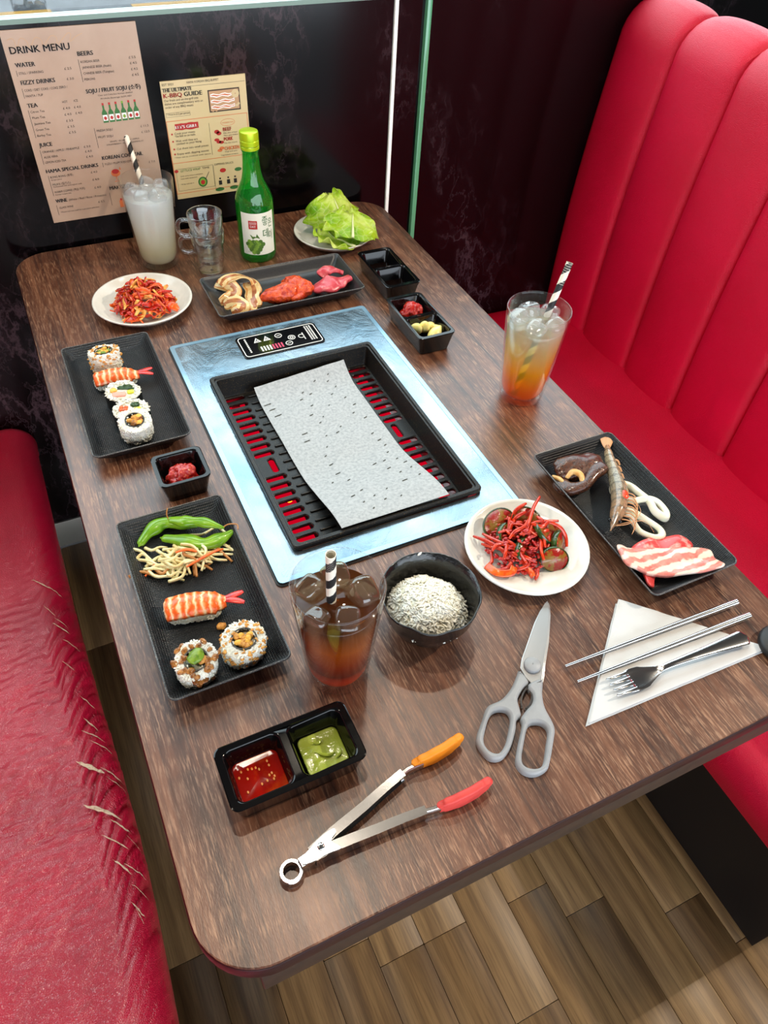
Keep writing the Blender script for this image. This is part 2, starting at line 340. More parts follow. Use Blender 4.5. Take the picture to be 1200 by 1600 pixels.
def ebi():
    n = N('cooked_prawn'); sep = n.n('SeparateXYZ', {0: n.co()}); 
    v = n.n('VectorMath', {0: n.co(), 1: n.n('VectorMath', {0: n.n('TexNoise', {'Vector': n.co(), 'Scale': 90, 'Detail': 4}).outputs[1], 1: (.010, .010, .0)}, operation='MULTIPLY').outputs[0]}, operation='ADD').outputs[0]
    wv = n.n('TexWave', {'Vector': v, 'Scale': 38, 'Distortion': 1.5, 'Detail': 2, 'Detail Scale': 4}, bands_direction='X').outputs[1]
    c = n.ramp(wv, [(.03, S(246, 204, 164)), (.20, S(246, 160, 96)), (.6, S(240, 112, 44)), (1, S(236, 92, 26))])
    return n.done(n.bsdf(col=c, rough=.3, sss=.15, ssss=.003, nrm=n.bump(wv, .3, .0015), coat=.2))
M['ebi'] = ebi(); M['tail'] = plain('prawn_tail', S(226, 50, 34), .28, nz=(120, S(160, 20, 40), .45, .7), coat=.3)
M['edamame'] = plain('edamame', S(98, 148, 16), .3, nz=(70, S(134, 176, 34), .4, .7), bump=(200, .15), coat=.2)
M['sprout'] = plain('bean_sprout', S(236, 226, 176), .3, nz=(60, S(208, 176, 100), .4, .7), sss=.15, ssss=.003); M['sprout2'] = plain('sprout_root', S(180, 120, 60), .4)
M['kred'] = plain('kimchi_red', S(206, 40, 14), .22, nz=(160, S(150, 14, 6), .4, .7), bump=(350, .4), coat=.3); M['kor'] = plain('kimchi_orange', S(232, 100, 26), .22, nz=(140, S(206, 46, 12), .42, .68), bump=(250, .35), coat=.3)
M['kyel'] = plain('kimchi_pale', S(240, 178, 84), .25, nz=(140, S(226, 96, 30), .45, .7), bump=(250, .3), coat=.3)
M['ccarrot'] = plain('spiced_carrot', S(206, 52, 10), .25, nz=(150, S(158, 14, 6), .42, .7), bump=(300, .3), coat=.3); M['cflesh'] = plain('spiced_cucumber', S(130, 92, 30), .22, nz=(120, S(140, 18, 8), .46, .56), bump=(260, .35), coat=.3)
M['cpeel'] = plain('cucumber_peel', S(20, 42, 18), .2, nz=(90, S(60, 92, 34), .4, .7), coat=.4); M['paste'] = plain('chilli_paste', S(170, 18, 12), .18, nz=(420, S(214, 92, 40), .55, .72), bump=(330, .6, .002), coat=.4)
M['garlic'] = plain('garlic', S(238, 222, 128), .3, nz=(60, S(246, 236, 176), .4, .7), sss=.2, ssss=.003, coat=.1)
M['beef'] = plain('raw_beef', S(196, 62, 74), .3, nz=(120, S(226, 132, 132), .5, .75), bump=(260, .2), coat=.2)
M['chick'] = plain('marinated_chicken', S(222, 78, 12), .2, nz=(150, S(172, 30, 4), .42, .66), bump=(240, .8, .003), coat=.4)
def streaky(name, fat, meat, sc, axis, d=2.2, rough=.3, lo=.38, hi=.6, extra=None):
    n = N(name); wv = n.n('TexWave', {'Vector': n.co(), 'Scale': sc, 'Distortion': d, 'Detail': 3, 'Detail Scale': 2.2}, bands_direction=axis).outputs[1]
    m = n.ramp(n.noise(n.co(), 90, 4), [(.35, meat), (.7, extra or meat)])
    return n.done(n.bsdf(col=n.mix(n.ramp(wv, [(lo, (0, 0, 0)), (hi, (1, 1, 1))]), m, fat), rough=rough, nrm=n.bump(n.noise(n.co(), 220, 3), .2, .001), coat=.25, sss=.12, ssss=.004))
M['porkfat'] = plain('marinated_pork_fat', S(226, 198, 140), .24, nz=(60, S(204, 158, 96), .45, .7), coat=.3, bump=(160, .2)); M['porkmeat'] = plain('marinated_pork_meat', S(150, 84, 46), .26, nz=(80, S(190, 124, 76), .4, .7), coat=.3, bump=(200, .3)); M['porktan'] = plain('marinated_pork_edge', S(198, 132, 66), .26, coat=.3)
M['porkm'] = streaky('marinated_pork', S(236, 204, 140), S(168, 96, 52), 15, 'Y', 6, .22, .22, .55, S(206, 150, 92))
M['belly'] = streaky('raw_pork_belly', S(238, 212, 194), S(220, 148, 132), 21, 'Y', 5, .32, .36, .72, S(206, 100, 90))
M['lean'] = plain('raw_pork_lean', S(206, 66, 64), .28, nz=(70, S(238, 180, 168), .55, .7), coat=.2)
M['squid'] = plain('squid', S(238, 236, 220), .2, nz=(50, S(226, 222, 190), .4, .7), sss=.3, ssss=.004, coat=.3)
M['brown'] = plain('dark_glazed_meat', S(82, 40, 18), .25, nz=(260, S(44, 20, 10), .42, .66), bump=(420, .5, .002), coat=.45, coatr=.12); M['gill'] = plain('pale_gristle', S(214, 156, 84), .3, nz=(90, S(236, 200, 140), .4, .7))
def rawprawn():
    n = N('raw_prawn_shell'); sp = n.noise(n.co(), 420, 3); c = zramp(n, [(0, S(196, 128, 84)), (.03, S(164, 146, 116)), (.085, S(150, 142, 120)), (.13, S(160, 124, 92))], 0)
    sx = n.n('SeparateXYZ', {0: n.co()}).outputs[0]; bd = n.ramp(n.math('FRACT', n.math('DIVIDE', n.math('SUBTRACT', sx, .0197), .01394)), [(0, (.7, .7, .7)), (.22, (.1, .1, .1)), (.8, (0, 0, 0)), (1, (.75, .75, .75))])
    c = n.mix(bd, c, S(84, 78, 70)); c = n.mix(n.ramp(sp, [(.5, (0, 0, 0)), (.68, (.75, .75, .75))]), c, S(66, 52, 40))
    return n.done(n.bsdf(col=c, rough=.2, coat=.5, sss=.1, ssss=.003))
M['rprawn'] = rawprawn(); M['rpred'] = plain('prawn_roe_red', S(216, 70, 40), .25); M['rpleg'] = plain('prawn_leg', S(206, 150, 104), .35); M['eye'] = plain('prawn_eye', S(10, 9, 9), .1)
def lettuce():
    n = N('lettuce_leaf'); d = n.noise(n.co(), 16, 4); v = n.n('TexVoronoi', {'Vector': n.co(), 'Scale': 75}, feature='DISTANCE_TO_EDGE').outputs[0]
    c = n.ramp(d, [(.32, S(226, 236, 130)), (.5, S(184, 216, 44)), (.68, S(116, 180, 28))])
    c = n.mix(n.ramp(v, [(0, (.5, .5, .5)), (.08, (0, 0, 0))]), c, S(222, 232, 150))
    p = n.bsdf(col=c, rough=.3, nrm=n.bump(v, .4, .003)); tl = n.n('BsdfTranslucent', {0: c}).outputs[0]
    return n.done(n.n('MixShader', {0: .35, 1: p, 2: tl}).outputs[0])
M['lettuce'] = lettuce()
M['redsauce'] = plain('red_chilli_sauce', S(150, 14, 3), .08, nz=(36, S(190, 70, 10), .5, .75), coat=.5, coatr=.03); M['seed'] = plain('chilli_seed', S(230, 140, 50), .3)
M['wasabi'] = plain('green_sauce', S(162, 178, 64), .16, nz=(40, S(178, 190, 88), .4, .7), bump=(70, .5, .003), coat=.4, coatr=.05); M['soy'] = plain('soy_sauce', S(16, 8, 6), .03, coat=.6, coatr=.02)
def drink(name, stops, bodyfac, rough=.03, tl=.6, tintpow=1):
    n = N(name); c = zramp(n, stops); lw = n.n('LayerWeight', {0: .5}).outputs[1]
    fac = n.math('MULTIPLY_ADD', n.math('POWER', lw, 4.0), .22); n.t.nodes[-1].inputs[2].default_value = .03
    tr = n.n('BsdfTransparent', {0: c}).outputs[0]; b = n.n('MixShader', {0: tl, 1: n.n('BsdfDiffuse', {0: c}).outputs[0], 2: n.n('BsdfTranslucent', {0: c}).outputs[0]}).outputs[0]
    sh = n.n('MixShader', {0: bodyfac, 1: tr, 2: b}).outputs[0]
    return n.done(n.n('MixShader', {0: fac, 1: sh, 2: n.n('BsdfGlossy', {0: (1, 1, 1, 1), 'Roughness': rough}).outputs[0]}).outputs[0])
M['milk'] = drink('milky_drink', [(0, S(214, 208, 184)), (.03, S(246, 236, 196)), (.08, S(250, 250, 240)), (.125, S(246, 252, 252))], .96, tl=.7)
M['yuzu'] = drink('citrus_drink', [(0, S(240, 92, 0)), (.03, S(255, 146, 0)), (.06, S(255, 204, 30)), (.09, S(240, 228, 160)), (.125, S(236, 238, 226))], .44, tl=.75)
M['tea'] = drink('iced_tea', [(0, S(255, 130, 30)), (.014, S(255, 84, 6)), (.024, S(255, 66, 4)), (.036, S(110, 10, 2)), (.055, S(160, 52, 4)), (.085, S(206, 112, 26)), (.108, S(160, 96, 40)), (.125, S(96, 62, 36))], .97, tl=.75)  # bright orange near the base paints in the glow of transmitted light
M['asphalt'] = plain('asphalt', S(34, 36, 39), .8, nz=(14, S(58, 61, 65), .4, .7), spec=.04); M['roadyel'] = plain('yellow_road_paint', S(116, 80, 1), .7, nz=(12, S(96, 68, 4), .5, .8), spec=.04)
M['sill'] = plain('pale_green_glass_edge', S(112, 138, 126), .2); M['trimw'] = plain('white_metal_trim', S(240, 242, 236), .3); M['trimg'] = plain('green_glass_edge', S(84, 150, 112), .12, spec=.7)
M['alu'] = plain('grey_aluminium', S(150, 146, 136), .4, metal=.6); M['wallr'] = plain('dim_wall', S(84, 78, 74), .7); M['ceil'] = plain('pale_ceiling', S(92, 88, 84), .8); M['wallp'] = plain('dark_wall', S(52, 40, 38), .7)
M['panel'] = plain('black_touch_glass', S(12, 13, 15), .08, coat=.4); M['blackfelt'] = plain('black_rubber', S(16, 16, 17), .5); M['yel'] = plain('yellow_plastic', S(226, 196, 30), .35)
# ---------------------------------------------------------------- the setting
WY = 1.225
def struct(name, g, m, parent=None, loc=(0, 0, 0), **k):
    o = mk(name, g, m, parent, loc, **k)
    if parent is None: o['kind'] = 'structure'
    return o
fl = struct('floor', box(-3.2, 3.0, -3.2, 1.40, -.06, -.012), M['apron'], flat=True)
rr = random.Random(4)
JO = {-2: [.131, -.62], -1: [.083, -.60], 0: [.083, -.55], 1: [-.082, -.8, .62], 2: [.077, -.5, .9], 3: [.0145, -.58], 4: [.30, -.42], -3: [.42, -.3], -4: [.778, .2, -.4]}
for k in range(-8, 11):
    x0 = -.046 + .083 * k; cuts = sorted([-.95, 1.22] + JO.get(k, [rr.uniform(-.6, .3), rr.uniform(.5, 1.0)]))
    for a, b in zip(cuts, cuts[1:]):
        q = bbox(.0822, b - a - .0008, .012, .001, .0007, -.012, 1)
        mk('plank', q, M['oak'], fl, (x0 + .0415, (a + b) / 2, 0))
wb = struct('wall_back', box(-3.0, 3.0, WY + .014, WY + .034, 0, WIN[2] - .008), M['blackpaint'], flat=True)
g = G().add(box(-3.0, 3.0, WY + .014, WY + .05, WIN[3], 2.6)).add(box(-3.0, WIN[0], WY + .014, WY + .05, WIN[2] - .008, WIN[3])).add(box(WIN[1], 3.0, WY + .014, WY + .05, WIN[2] - .008, WIN[3]))
mk('upper_wall', g, M['wallp'], wb, flat=True)
mk('marble_panel', box(-2.9, .3805, WY, WY + .0135, .085, WIN[2] - .0072), M['marble'], wb, flat=True)
mk('marble_panel', box(.389, .4455, WY + .006, WY + .0135, 0, WIN[2] - .0072), M['marble'], wb, flat=True)
mk('marble_panel', box(.4555, 2.9, WY, WY + .0135, 0, WIN[2] - .0072), M['marble'], wb, flat=True)
struct('trim_1', bbox(.007, .016, 1.0065, .001, .0007), M['trimw'], loc=(.3848, WY + .004, .085)); struct('trim_2', bbox(.0095, .016, 1.072, .001, .0007), M['trimg'], loc=(.4505, WY + .004, .02))
wn = T('window_1', None, None, (0, WY, 0)); wn['kind'] = 'structure'
mk('sill', box(WIN[0], WIN[1], -.002, .022, WIN[2] - .0068, WIN[2]), M['sill'], wn, flat=True)
mk('pane', box(WIN[0] + .03, WIN[1] - .005, .012, .018, WIN[2], WIN[3] - .03), M['pane'], wn, flat=True)
g = G().add(box(WIN[0], WIN[0] + .03, .006, .022, WIN[2], WIN[3])).add(box(WIN[0], WIN[1], .006, .022, WIN[3] - .03, WIN[3])); mk('frame', g, M['blackpaint'], wn, flat=True)
struct('baseboard_back', bbox(3.4, .012, .08, .002, .0015), M['alu'], loc=(-.9, WY + .006, 0))
struct('road', box(-40, 60, 1.42, 90, -.3, -.05), M['asphalt'], flat=True)
for x0, x1 in ((-1.3, .235), (.77, 2.5), (3.1, 4.8), (-3.5, -1.9)):
    o = mk('road_marking', box(x0, x1, 5.99, 6.10, -.052, -.046), M['roadyel'], flat=True); o['kind'] = 'structure'
struct('ceiling', box(-3.2, 3.1, -3.2, 1.40, 2.6, 2.7), M['ceil'], flat=True)
struct('wall_left', box(-3.3, -3.2, -3.2, 1.40, 0, 2.6), M['wallp'], flat=True); struct('wall_right', box(3.0, 3.2, -3.2, 1.40, 0, 2.6), M['wallr'], flat=True)
for l, t, pw, r in SPOTS:                              # the real fittings of the ceiling spots
    o = T('ceiling_spotlight', 'small round black downlight in the dark ceiling above ' + ('the next booth', 'the aisle end', 'the bench side', 'the booth behind the right bench')[SPOTS.index((l, t, pw, r))], 'lamp', (l[0], l[1], 2.6))
    mk('housing', lathe([(.052, 0), (.052, -.05), (.048, -.052), (.046, -.05), (.046, -.005)], 24), M['blackpaint'], o)

# ---------------------------------------------------------------- benches
def bench(name, label, side, x_front, x_crease, y0, y1, zs, mat, worn=False):
    s = side; t = T(name, label, 'bench', (x_crease, (y0 + y1) / 2, 0)); yc = (y0 + y1) / 2; ln = y1 - y0
    dx = abs(x_crease - x_front); L = lambda d, y, z: (s * -d, y, z)      # d = distance from the crease towards the table
    mk('base', G().add(box(min(0, -s * (dx - .06)), max(0, -s * (dx - .06)), -ln / 2, ln / 2, 0, zs - .10)), M['blackpaint'], t, flat=True)
    R = .05; prof = []
    for i in range(26): q = i / 25; d = -.02 + (dx - R + .02) * q; prof.append((d, zs + .010 * sin(pi * min(1, max(0, q))) ** 2))
    for i in range(1, 22): a = pi / 2 * i / 21; prof.append((dx - R + R * sin(a), zs - R + R * cos(a)))
    prof += [(dx - .004, zs - .085), (dx - .02, zs - .11), (dx - .08, zs - .112)]
    ny = 420 if worn else 60
    def fn(u, v):
        y = -ln / 2 + ln * v; k = u * (len(prof) - 1); i = min(int(k), len(prof) - 2); f = k - i
        d = prof[i][0] * (1 - f) + prof[i + 1][0] * f; z = prof[i][1] * (1 - f) + prof[i + 1][1] * f
        e = min(1, max(0, min(v, 1 - v) * ln / .03)); 
        if worn:
            yw = y + yc; m = exp(-((yw - .42) / .30) ** 2) * max(0, min(1, (d - dx + .30) / .12)) * (1 if z > zs - .07 else 0)
            P = Vector((d * 9, yw * 34 + d * 16 * sin(d * 9), 0)); r = 1 - abs(noise.noise(P)) * 2.4; r = max(0, r); r2 = max(0, 1 - abs(noise.noise(P * 2.3 + Vector((3, 1, 0)))) * 2.6)
            nz = -.0068 * m * (r ** 2 + .6 * r2 ** 2) + .003 * m * noise.noise(Vector((d * 8, yw * 9, 4)))
            z += nz; d += nz * .6 * max(0, min(1, (d - dx + R) / .03))
            d += .016 * exp(-((yw - .30) / .28) ** 2) * max(0, min(1, (d - dx + .14) / .09))
        return L(d, y, z - (1 - e) ** 2 * .02)
    mk('seat', grid(fn, (len(prof) - 1) * (2 if worn else 1), ny), mat, t, sharp=0)
    # back rest in upright channels
    n = 0; ye = y1; pitch = .1655
    while ye > y0 + .02:
        ya = max(y0, ye - pitch)
        def fb(u, v, ya=ya, ye=ye):
            y = ya + (ye - ya) * v - yc; e = 1 - (2 * v - 1) ** 2; pf = .020 * e ** .42
            if u < .8:
                q = u / .8; z = zs - .03 + (1.0 - zs + .03) * q; d = -.012 - .03 * q + .012 * sin(pi * q); return L(d + pf, y, z)
            a = (u - .8) / .2 * pi / 2 * 1.25; rad = .062; return L(-.042 - rad + (rad + pf) * cos(a), y, 1.0 + (rad + pf) * sin(a))
        o = mk('back_channel', grid(fb, 40, 22), mat, t, sharp=0); ye -= pitch
    xb = sorted((s * .085, s * .19)); mk('back_board', box(xb[0], xb[1], -ln / 2, ln / 2, 0, 1.02), M['blackpaint'], t, flat=True)
    return t
bench('booth_bench', 'red leather booth bench on the right with tall channelled backrest, smooth seat', 1, .415, .862, -.16, 1.2235, .402, M['red_r'])
lb = bench('booth_bench', 'worn red leather booth bench in the lower left corner with creased torn edge', -1, -.425, -.90, -.75, 1.2235, .402, M['red_l'], True)
# torn spots where the leather has cracked through to the pale backing
def edge_at(yw, t):                                    # a point on the worn bench's rounded edge, t along the curve
    dx = .475; R = .05; a = t * pi / 2; d = dx - R + R * sin(a) + (.016 * exp(-((yw - .30) / .28) ** 2) if t > 0 else 0); z = .402 - R + R * cos(a)
    if t < 0: d = dx - R + t * .06 + .016 * exp(-((yw - .30) / .28) ** 2); z = .4025
    return Vector((-.90 + d, yw, z)) - Vector((-.90, .23675, 0))
tr = random.Random(3)
TEARS = [(.418, -.02, .40, .011), (.405, .35, .75, .004), (.352, -.08, .42, .010), (.345, .1, .5, .006), (.325, .3, .62, .005), (.303, .1, .5, .004), (.270, .2, .45, .006), (.262, .35, .75, .003), (.212, .35, .55, .005), (.205, .4, .5, .004), (.490, .3, .52, .005), (.470, .2, .6, .003), (.452, .3, .7, .003), (.775, .0, .35, .005), (.758, .3, .55, .003), (.715, .1, .3, .003), (.678, .2, .5, .004), (.644, .3, .65, .003), (.600, .2, .4, .003), (.530, .35, .6, .004), (.39, .4, .8, .002), (.30, .5, .8, .002), (.235, .4, .7, .002), (.69, .25, .5, .002)]
for yw, a, b, wd in TEARS:
    k = 9; up = []; dn = []
    for i in range(k + 1):
        q = i / k; t = a + (b - a) * q; yy = yw + .010 * (1 - q) * (1 if a < .2 else .6) - .018 * q + .0025 * noise.noise(Vector((yw * 99, q * 5, 0))); hw = .5 * wd * (sin(pi * q) ** .7 + .05) * (.45 + .8 * abs(noise.noise(Vector((q * 6, yw * 70, 2)))))
        c = edge_at(yy, t); nrm = Vector((sin(max(0, t) * pi / 2), 0, cos(max(0, t) * pi / 2))) * .0016
        up.append(edge_at(yy + hw, t) + nrm * .4); dn.append(edge_at(yy - hw, t) + nrm * .4)
        pass
    v = [tuple(p) for p in up + dn]; mk('torn_patch', (v, [(i, i + 1, i + k + 2, i + k + 1) for i in range(k)]), M['tear'], lb)

# ---------------------------------------------------------------- table
TZ = .75
tb = T('table', 'long dark walnut laminate restaurant table with rounded corners and built-in grill', 'table', (0, .6075, 0))
g = prism([rrect(.70, 1.215, .058, 10), rrect(.306, .470, .004, 2, -.0025, -.0075)], TZ - .026, TZ, .0012); mk('tabletop', g, M['wood'], tb)
rg = [[(x, y, z) for x, y in rrect(.70 + 2 * o, 1.215 + 2 * o, .058 + o, 10)] for z, o in ((TZ - .0255, .0002), (TZ - .0245, .0012), (TZ - .0035, .0012), (TZ - .002, .0004))]
mk('edge_band', loft(rg, (False, False)), M['edge'], tb)
for (x0, x1, y0, y1) in ((-.311, .30, -.6060, -.575), (-.295, .30, .56, .58), (-.295, -.273, -.574, .559), (.278, .30, -.574, .559)):
    mk('apron', bbox(x1 - x0, y1 - y0, .048, .002, .0015), M['apron'], tb, ((x0 + x1) / 2, (y0 + y1) / 2, TZ - .075))
for y in (-.12, .33):
    mk('pedestal', lathe([(.16, 0), (.16, .008), (.05, .022), (.034, .04), (.034, .66), (.09, .674)], 32), M['blackpaint'], tb, (0, y, 0))

# ---------------------------------------------------------------- built-in grill
gr = T('tabletop_grill', 'electric tabletop grill in a steel surround with glowing red slots, set into the table', 'grill', (-.0025, .6, TZ))
X0, X1, Y0, Y1 = -.1655, .1605, -.247, .247
hole = rrect(.250, .350, .008, 3, -.003, -.035)
mk('steel_surround', prism([rrect(X1 - X0, Y1 - Y0, .006, 4), hole], .0006, .0042, .0015), M['film'], gr)
mk('gasket', prism([rrect(X1 - X0 + .006, Y1 - Y0 + .006, .008, 4), rrect(X1 - X0 - .01, Y1 - Y0 - .01, .004, 4)], .0002, .0016), M['blackpaint'], gr)
mk('film_edge', prism([rrect(X1 - X0 + .001, Y1 - Y0 + .001, .006, 4), rrect(X1 - X0 - .012, Y1 - Y0 - .012, .004, 4)], .0043, .0047), plain('clear_film_edge', S(150, 190, 214), .15, metal=.5), gr)
# pan: rim, walls, slotted floor
PC = (-.003, -.035); PW, PL = .258, .352; FW, FL = .232, .326; FZ = -.020
R = lambda w_, l_, r, z: [(x, y, z) for x, y in rrect(w_, l_, r, 4, *PC)]
pan = mk('grill_pan', loft([R(PW - .004, PL - .004, .006, .0043), R(PW, PL, .007, .007), R(PW, PL, .007, .011), R(PW - .003, PL - .003, .006, .0125), R(PW - .011, PL - .011, .006, .0125), R(PW - .013, PL - .013, .005, .010), R(PW - .017, PL - .017, .005, .0095), R(FW + .002, FL + .002, .004, FZ + .003), R(FW, FL, .004, FZ)], (False, False)), M['pan'], gr)
def slotcell(g, cx, cy, w_, h, sw, sh, z0, z1, off=0):
    n = 24; inner = []; outer = []
    for i in range(n):
        a = 2 * pi * i / n; ca, sa = cos(a), sin(a); rr_ = min(sw, sh) / 2
        ix = math.copysign(max(0, sw / 2 - rr_), ca) + rr_ * ca; iy = math.copysign(max(0, sh / 2 - rr_), sa) + rr_ * sa
        k = min((w_ / 2) / max(abs(ca), 1e-9), (h / 2) / max(abs(sa), 1e-9)); ox, oy = ca * k, sa * k
        inner.append((cx + off + ix, cy + iy)); outer.append((cx + ox, cy + oy))
    corners = [(cx + sx * w_ / 2, cy + sy * h / 2) for sx, sy in ((1, 1), (-1, 1), (-1, -1), (1, -1))]
    for c in corners:
        b = min(range(n), key=lambda i: (outer[i][0] - c[0]) ** 2 + (outer[i][1] - c[1]) ** 2); outer[b] = c
    e = .0012
    ex = [(cx + off + (x - cx - off) * (1 + 2 * e / sw), cy + (y - cy) * (1 + 2 * e / sh)) for x, y in inner]
    rings = [[(x, y, z1) for x, y in outer], [(x, y, z1) for x, y in ex], [(x, y, z1 - e) for x, y in inner], [(x, y, z0) for x, y in inner]]
    g.add(loft(rings, (False, False)))
sg = G(); cw = .034; ch = (FL) / 22.0
ytop = PC[1] + FL / 2
for sx in (-1, 1):
    cx = PC[0] + sx * (FW / 2 - cw / 2); lens = [1] * 9 + [0] + [1] * 9; y = ytop; hs = (FL - .034) / 18
    for q in lens:
        if q: slotcell(sg, cx, y - hs / 2, cw, hs, .029, .0085, FZ - .004, FZ); y -= hs
        else: slotcell(sg, cx, y - .017, cw, .034, .0085, .028, FZ - .004, FZ, -sx * .005); y -= .034
xi = FW / 2 - cw
for x0, x1 in ((PC[0] - xi, PC[0] + xi),): sg.add(box(x0, x1, PC[1] - FL / 2, PC[1] + FL / 2, FZ - .004, FZ))
for i in range(19):                                     # raised ribs between the slots and the middle
    yy = ytop - .012 - i * (FL - .024) / 18
    for sx in (-1, 1): sg.add(bbox(.022, .0042, .0022, .002, .001, FZ, 2), 0, TM((PC[0] + sx * (xi - .013), yy, 0)))
mk('slotted_floor', sg, M['pan'], gr)
for sx in (-1, 1):
    mk('heating_plate', bbox(.028, .322, .002, .001, .0004, 0, 1), M['heat'], gr, (PC[0] + sx * (FW / 2 - .018), PC[1], FZ - .024))
    for k, dx in enumerate((-.010, .010)):
        mk('heating_element', tube([(PC[0] + sx * (FW / 2 - .018) + dx, PC[1] - .16, FZ - .018), (PC[0] + sx * (FW / 2 - .018) + dx, PC[1] + .16, FZ - .018)], .0036, 10), M['heat'], gr)
mk('drip_box', loft([[(x, y, z) for x, y in rrect(.252, .344, .004, 3, *PC)] for z in (.0, -.055)], (False, True)), M['steel_b'], gr)
for (x, y) in ((-.104, -.190), (-.098, -.112)): mk('hot_spot', blob((x, y + .012, FZ - .0085), (.0035, .0022, .0012), .1, 60, 2), M['ember'], gr)
# touch panel
px, py, pw, pl = .0005, .2015, .132, .058
cp = mk('control_panel', prism([rrect(pw, pl, .007, 5, px, py)], .0042, .0058, .0008), M['panel'], gr)
ig = G(); rg2 = G(); Z0, Z1 = .0058, .0061
ig.add((lambda q: (q.v, q.f))(prism([rrect(pw - .006, pl - .006, .006, 5, px, py), rrect(pw - .0085, pl - .0085, .005, 5, px, py)], Z0, Z1)))
for i in range(8): (ig if i < 4 else rg2).add(box(px - .0355 + i * .0047, px - .0330 + i * .0047, py - .019, py - .007, Z0, Z1))
def ring2(g, cx, cy, r, t=.0011): 
    q = prism([[(cx + r * cos(a * pi / 10), cy + r * sin(a * pi / 10)) for a in range(20)], [(cx + (r - t) * cos(a * pi / 10), cy + (r - t) * sin(a * pi / 10)) for a in range(20)]], Z0, Z1); g.add((q.v, q.f))
for cx, cy, r in ((.0005, .012, .0058), (.0100, -.013, .0058), (.0185, 0, .0060), (.0185, 0, .0030)): ring2(ig, px + cx, py + cy, r)
for cx, cy in ((.0005, .012), (.0100, -.013)): ig.add(box(px + cx - .003, px + cx + .003, py + cy - .0005, py + cy + .0005, Z0, Z1))
for cx in (-.0350, -.0195):
    tri = [(px + cx - .006, py + .006), (px + cx + .006, py + .006), (px + cx, py + .018)]; c = (px + cx, py + .010)
    q = prism([tri, [(c[0] + (x - c[0]) * .62, c[1] + (y - c[1]) * .62) for x, y in tri]], Z0, Z1); ig.add((q.v, q.f)); ig.add(box(c[0] - .002, c[0] + .002, c[1] - .0007, c[1] + .0007, Z0, Z1))
for i in range(9): ig.add(box(px - .0535, px - .051, py + .018 - i * .0043, py + .0205 - i * .0043, Z0, Z1))
for j in range(3):
    for i in range(11): ig.add(box(px + .046 + j * .004, px + .0482 + j * .004, py + .019 - i * .0036, py + .0212 - i * .0036, Z0, Z1))
ring2(ig, px + .034, py - .002, .005); ig.add(box(px + .037, px + .0385, py - .012, py + .006, Z0, Z1))
mk('panel_icons', ig, M['inkw'], cp, flat=True); mk('level_bars', rg2, glow('pink_led', S(255, 110, 140), .9), cp, flat=True)
# grill paper
def pf(u, v):                                           # u across, v from far to near
    x = -.0735 + .147 * u + .004 * (v - .5); y = .722 - .328 * v; y += -.008 * (1 - u) * (1 - v)
    z = TZ + FZ + .0032; 
    if v > .55: q = (v - .55) / .45; z += (.0132 - FZ - .0020) * (q * q * (3 - 2 * q))
    if v < .12: q = 1 - v / .12; z += .012 * q * q + .006 * q * u
    z += .0016 * noise.noise(Vector((u * 4, v * 7, 1))) * (1 - max(0, (v - .8) * 5) * .8) + .0012
    return (x, y, z)
pp = mk('grill_paper', sheet(pf, 26, 60, .0004), M['paper'])
tag(pp, 'pale grey grill paper sheet with small slits covering the middle of the grill pan', 'paper')
sl = G(); pr = random.Random(5)
marks = [(.06, .10, 3), (.08, .14, 2.6), (.10, .19, 3), (.45, .09, 1), (.52, .11, 1.2), (.62, .05, 1), (.75, .07, 1), (.78, .04, .8), (.80, .11, .8), (.72, .15, 1), (.82, .20, 1), (.86, .26, 1.4), (.80, .31, 1), (.88, .36, 1.4), (.40, .13, 1.4), (.46, .19, 1.2), (.40, .25, 1.6), (.44, .31, 1), (.24, .35, 2.4), (.22, .40, 2.4), (.42, .40, .8), (.54, .40, 1.4), (.60, .37, .8), (.84, .47, 1.2), (.86, .52, 1.6), (.88, .56, 1), (.85, .61, 1), (.66, .66, 1.6), (.76, .66, 1.2), (.88, .67, 1), (.74, .72, 1.6), (.92, .71, 1.6), (.80, .77, 1), (.92, .76, .8), (.76, .84, 2.2), (.92, .83, 1), (.30, .58, 1.6), (.30, .65, 2), (.34, .72, 1.2), (.20, .70, .8), (.36, .82, 1.2), (.26, .84, 1.6), (.30, .90, .8), (.42, .88, .8), (.48, .92, 1), (.34, .95, .8), (.62, .93, .7), (.56, .86, .7), (.30, .52, .9), (.50, .28, .7), (.62, .22, .6), (.36, .47, .7)]
for u, v, l in marks:
    a = pf(u, v); dx = .006 * l / 1.6
    q = [pf(u + dx / .147 * k, v - .004 * k) for k in (-.5, 0, .5)]; v_ = [(p[0], p[1] + s * .0008, p[2] + .0010) for s in (-1, 1) for p in q]; sl.add((v_, [(0, 1, 4, 3), (1, 2, 5, 4)]))
tag(mk('slit_mark', sl, M['slit'], pp), kind='stuff')
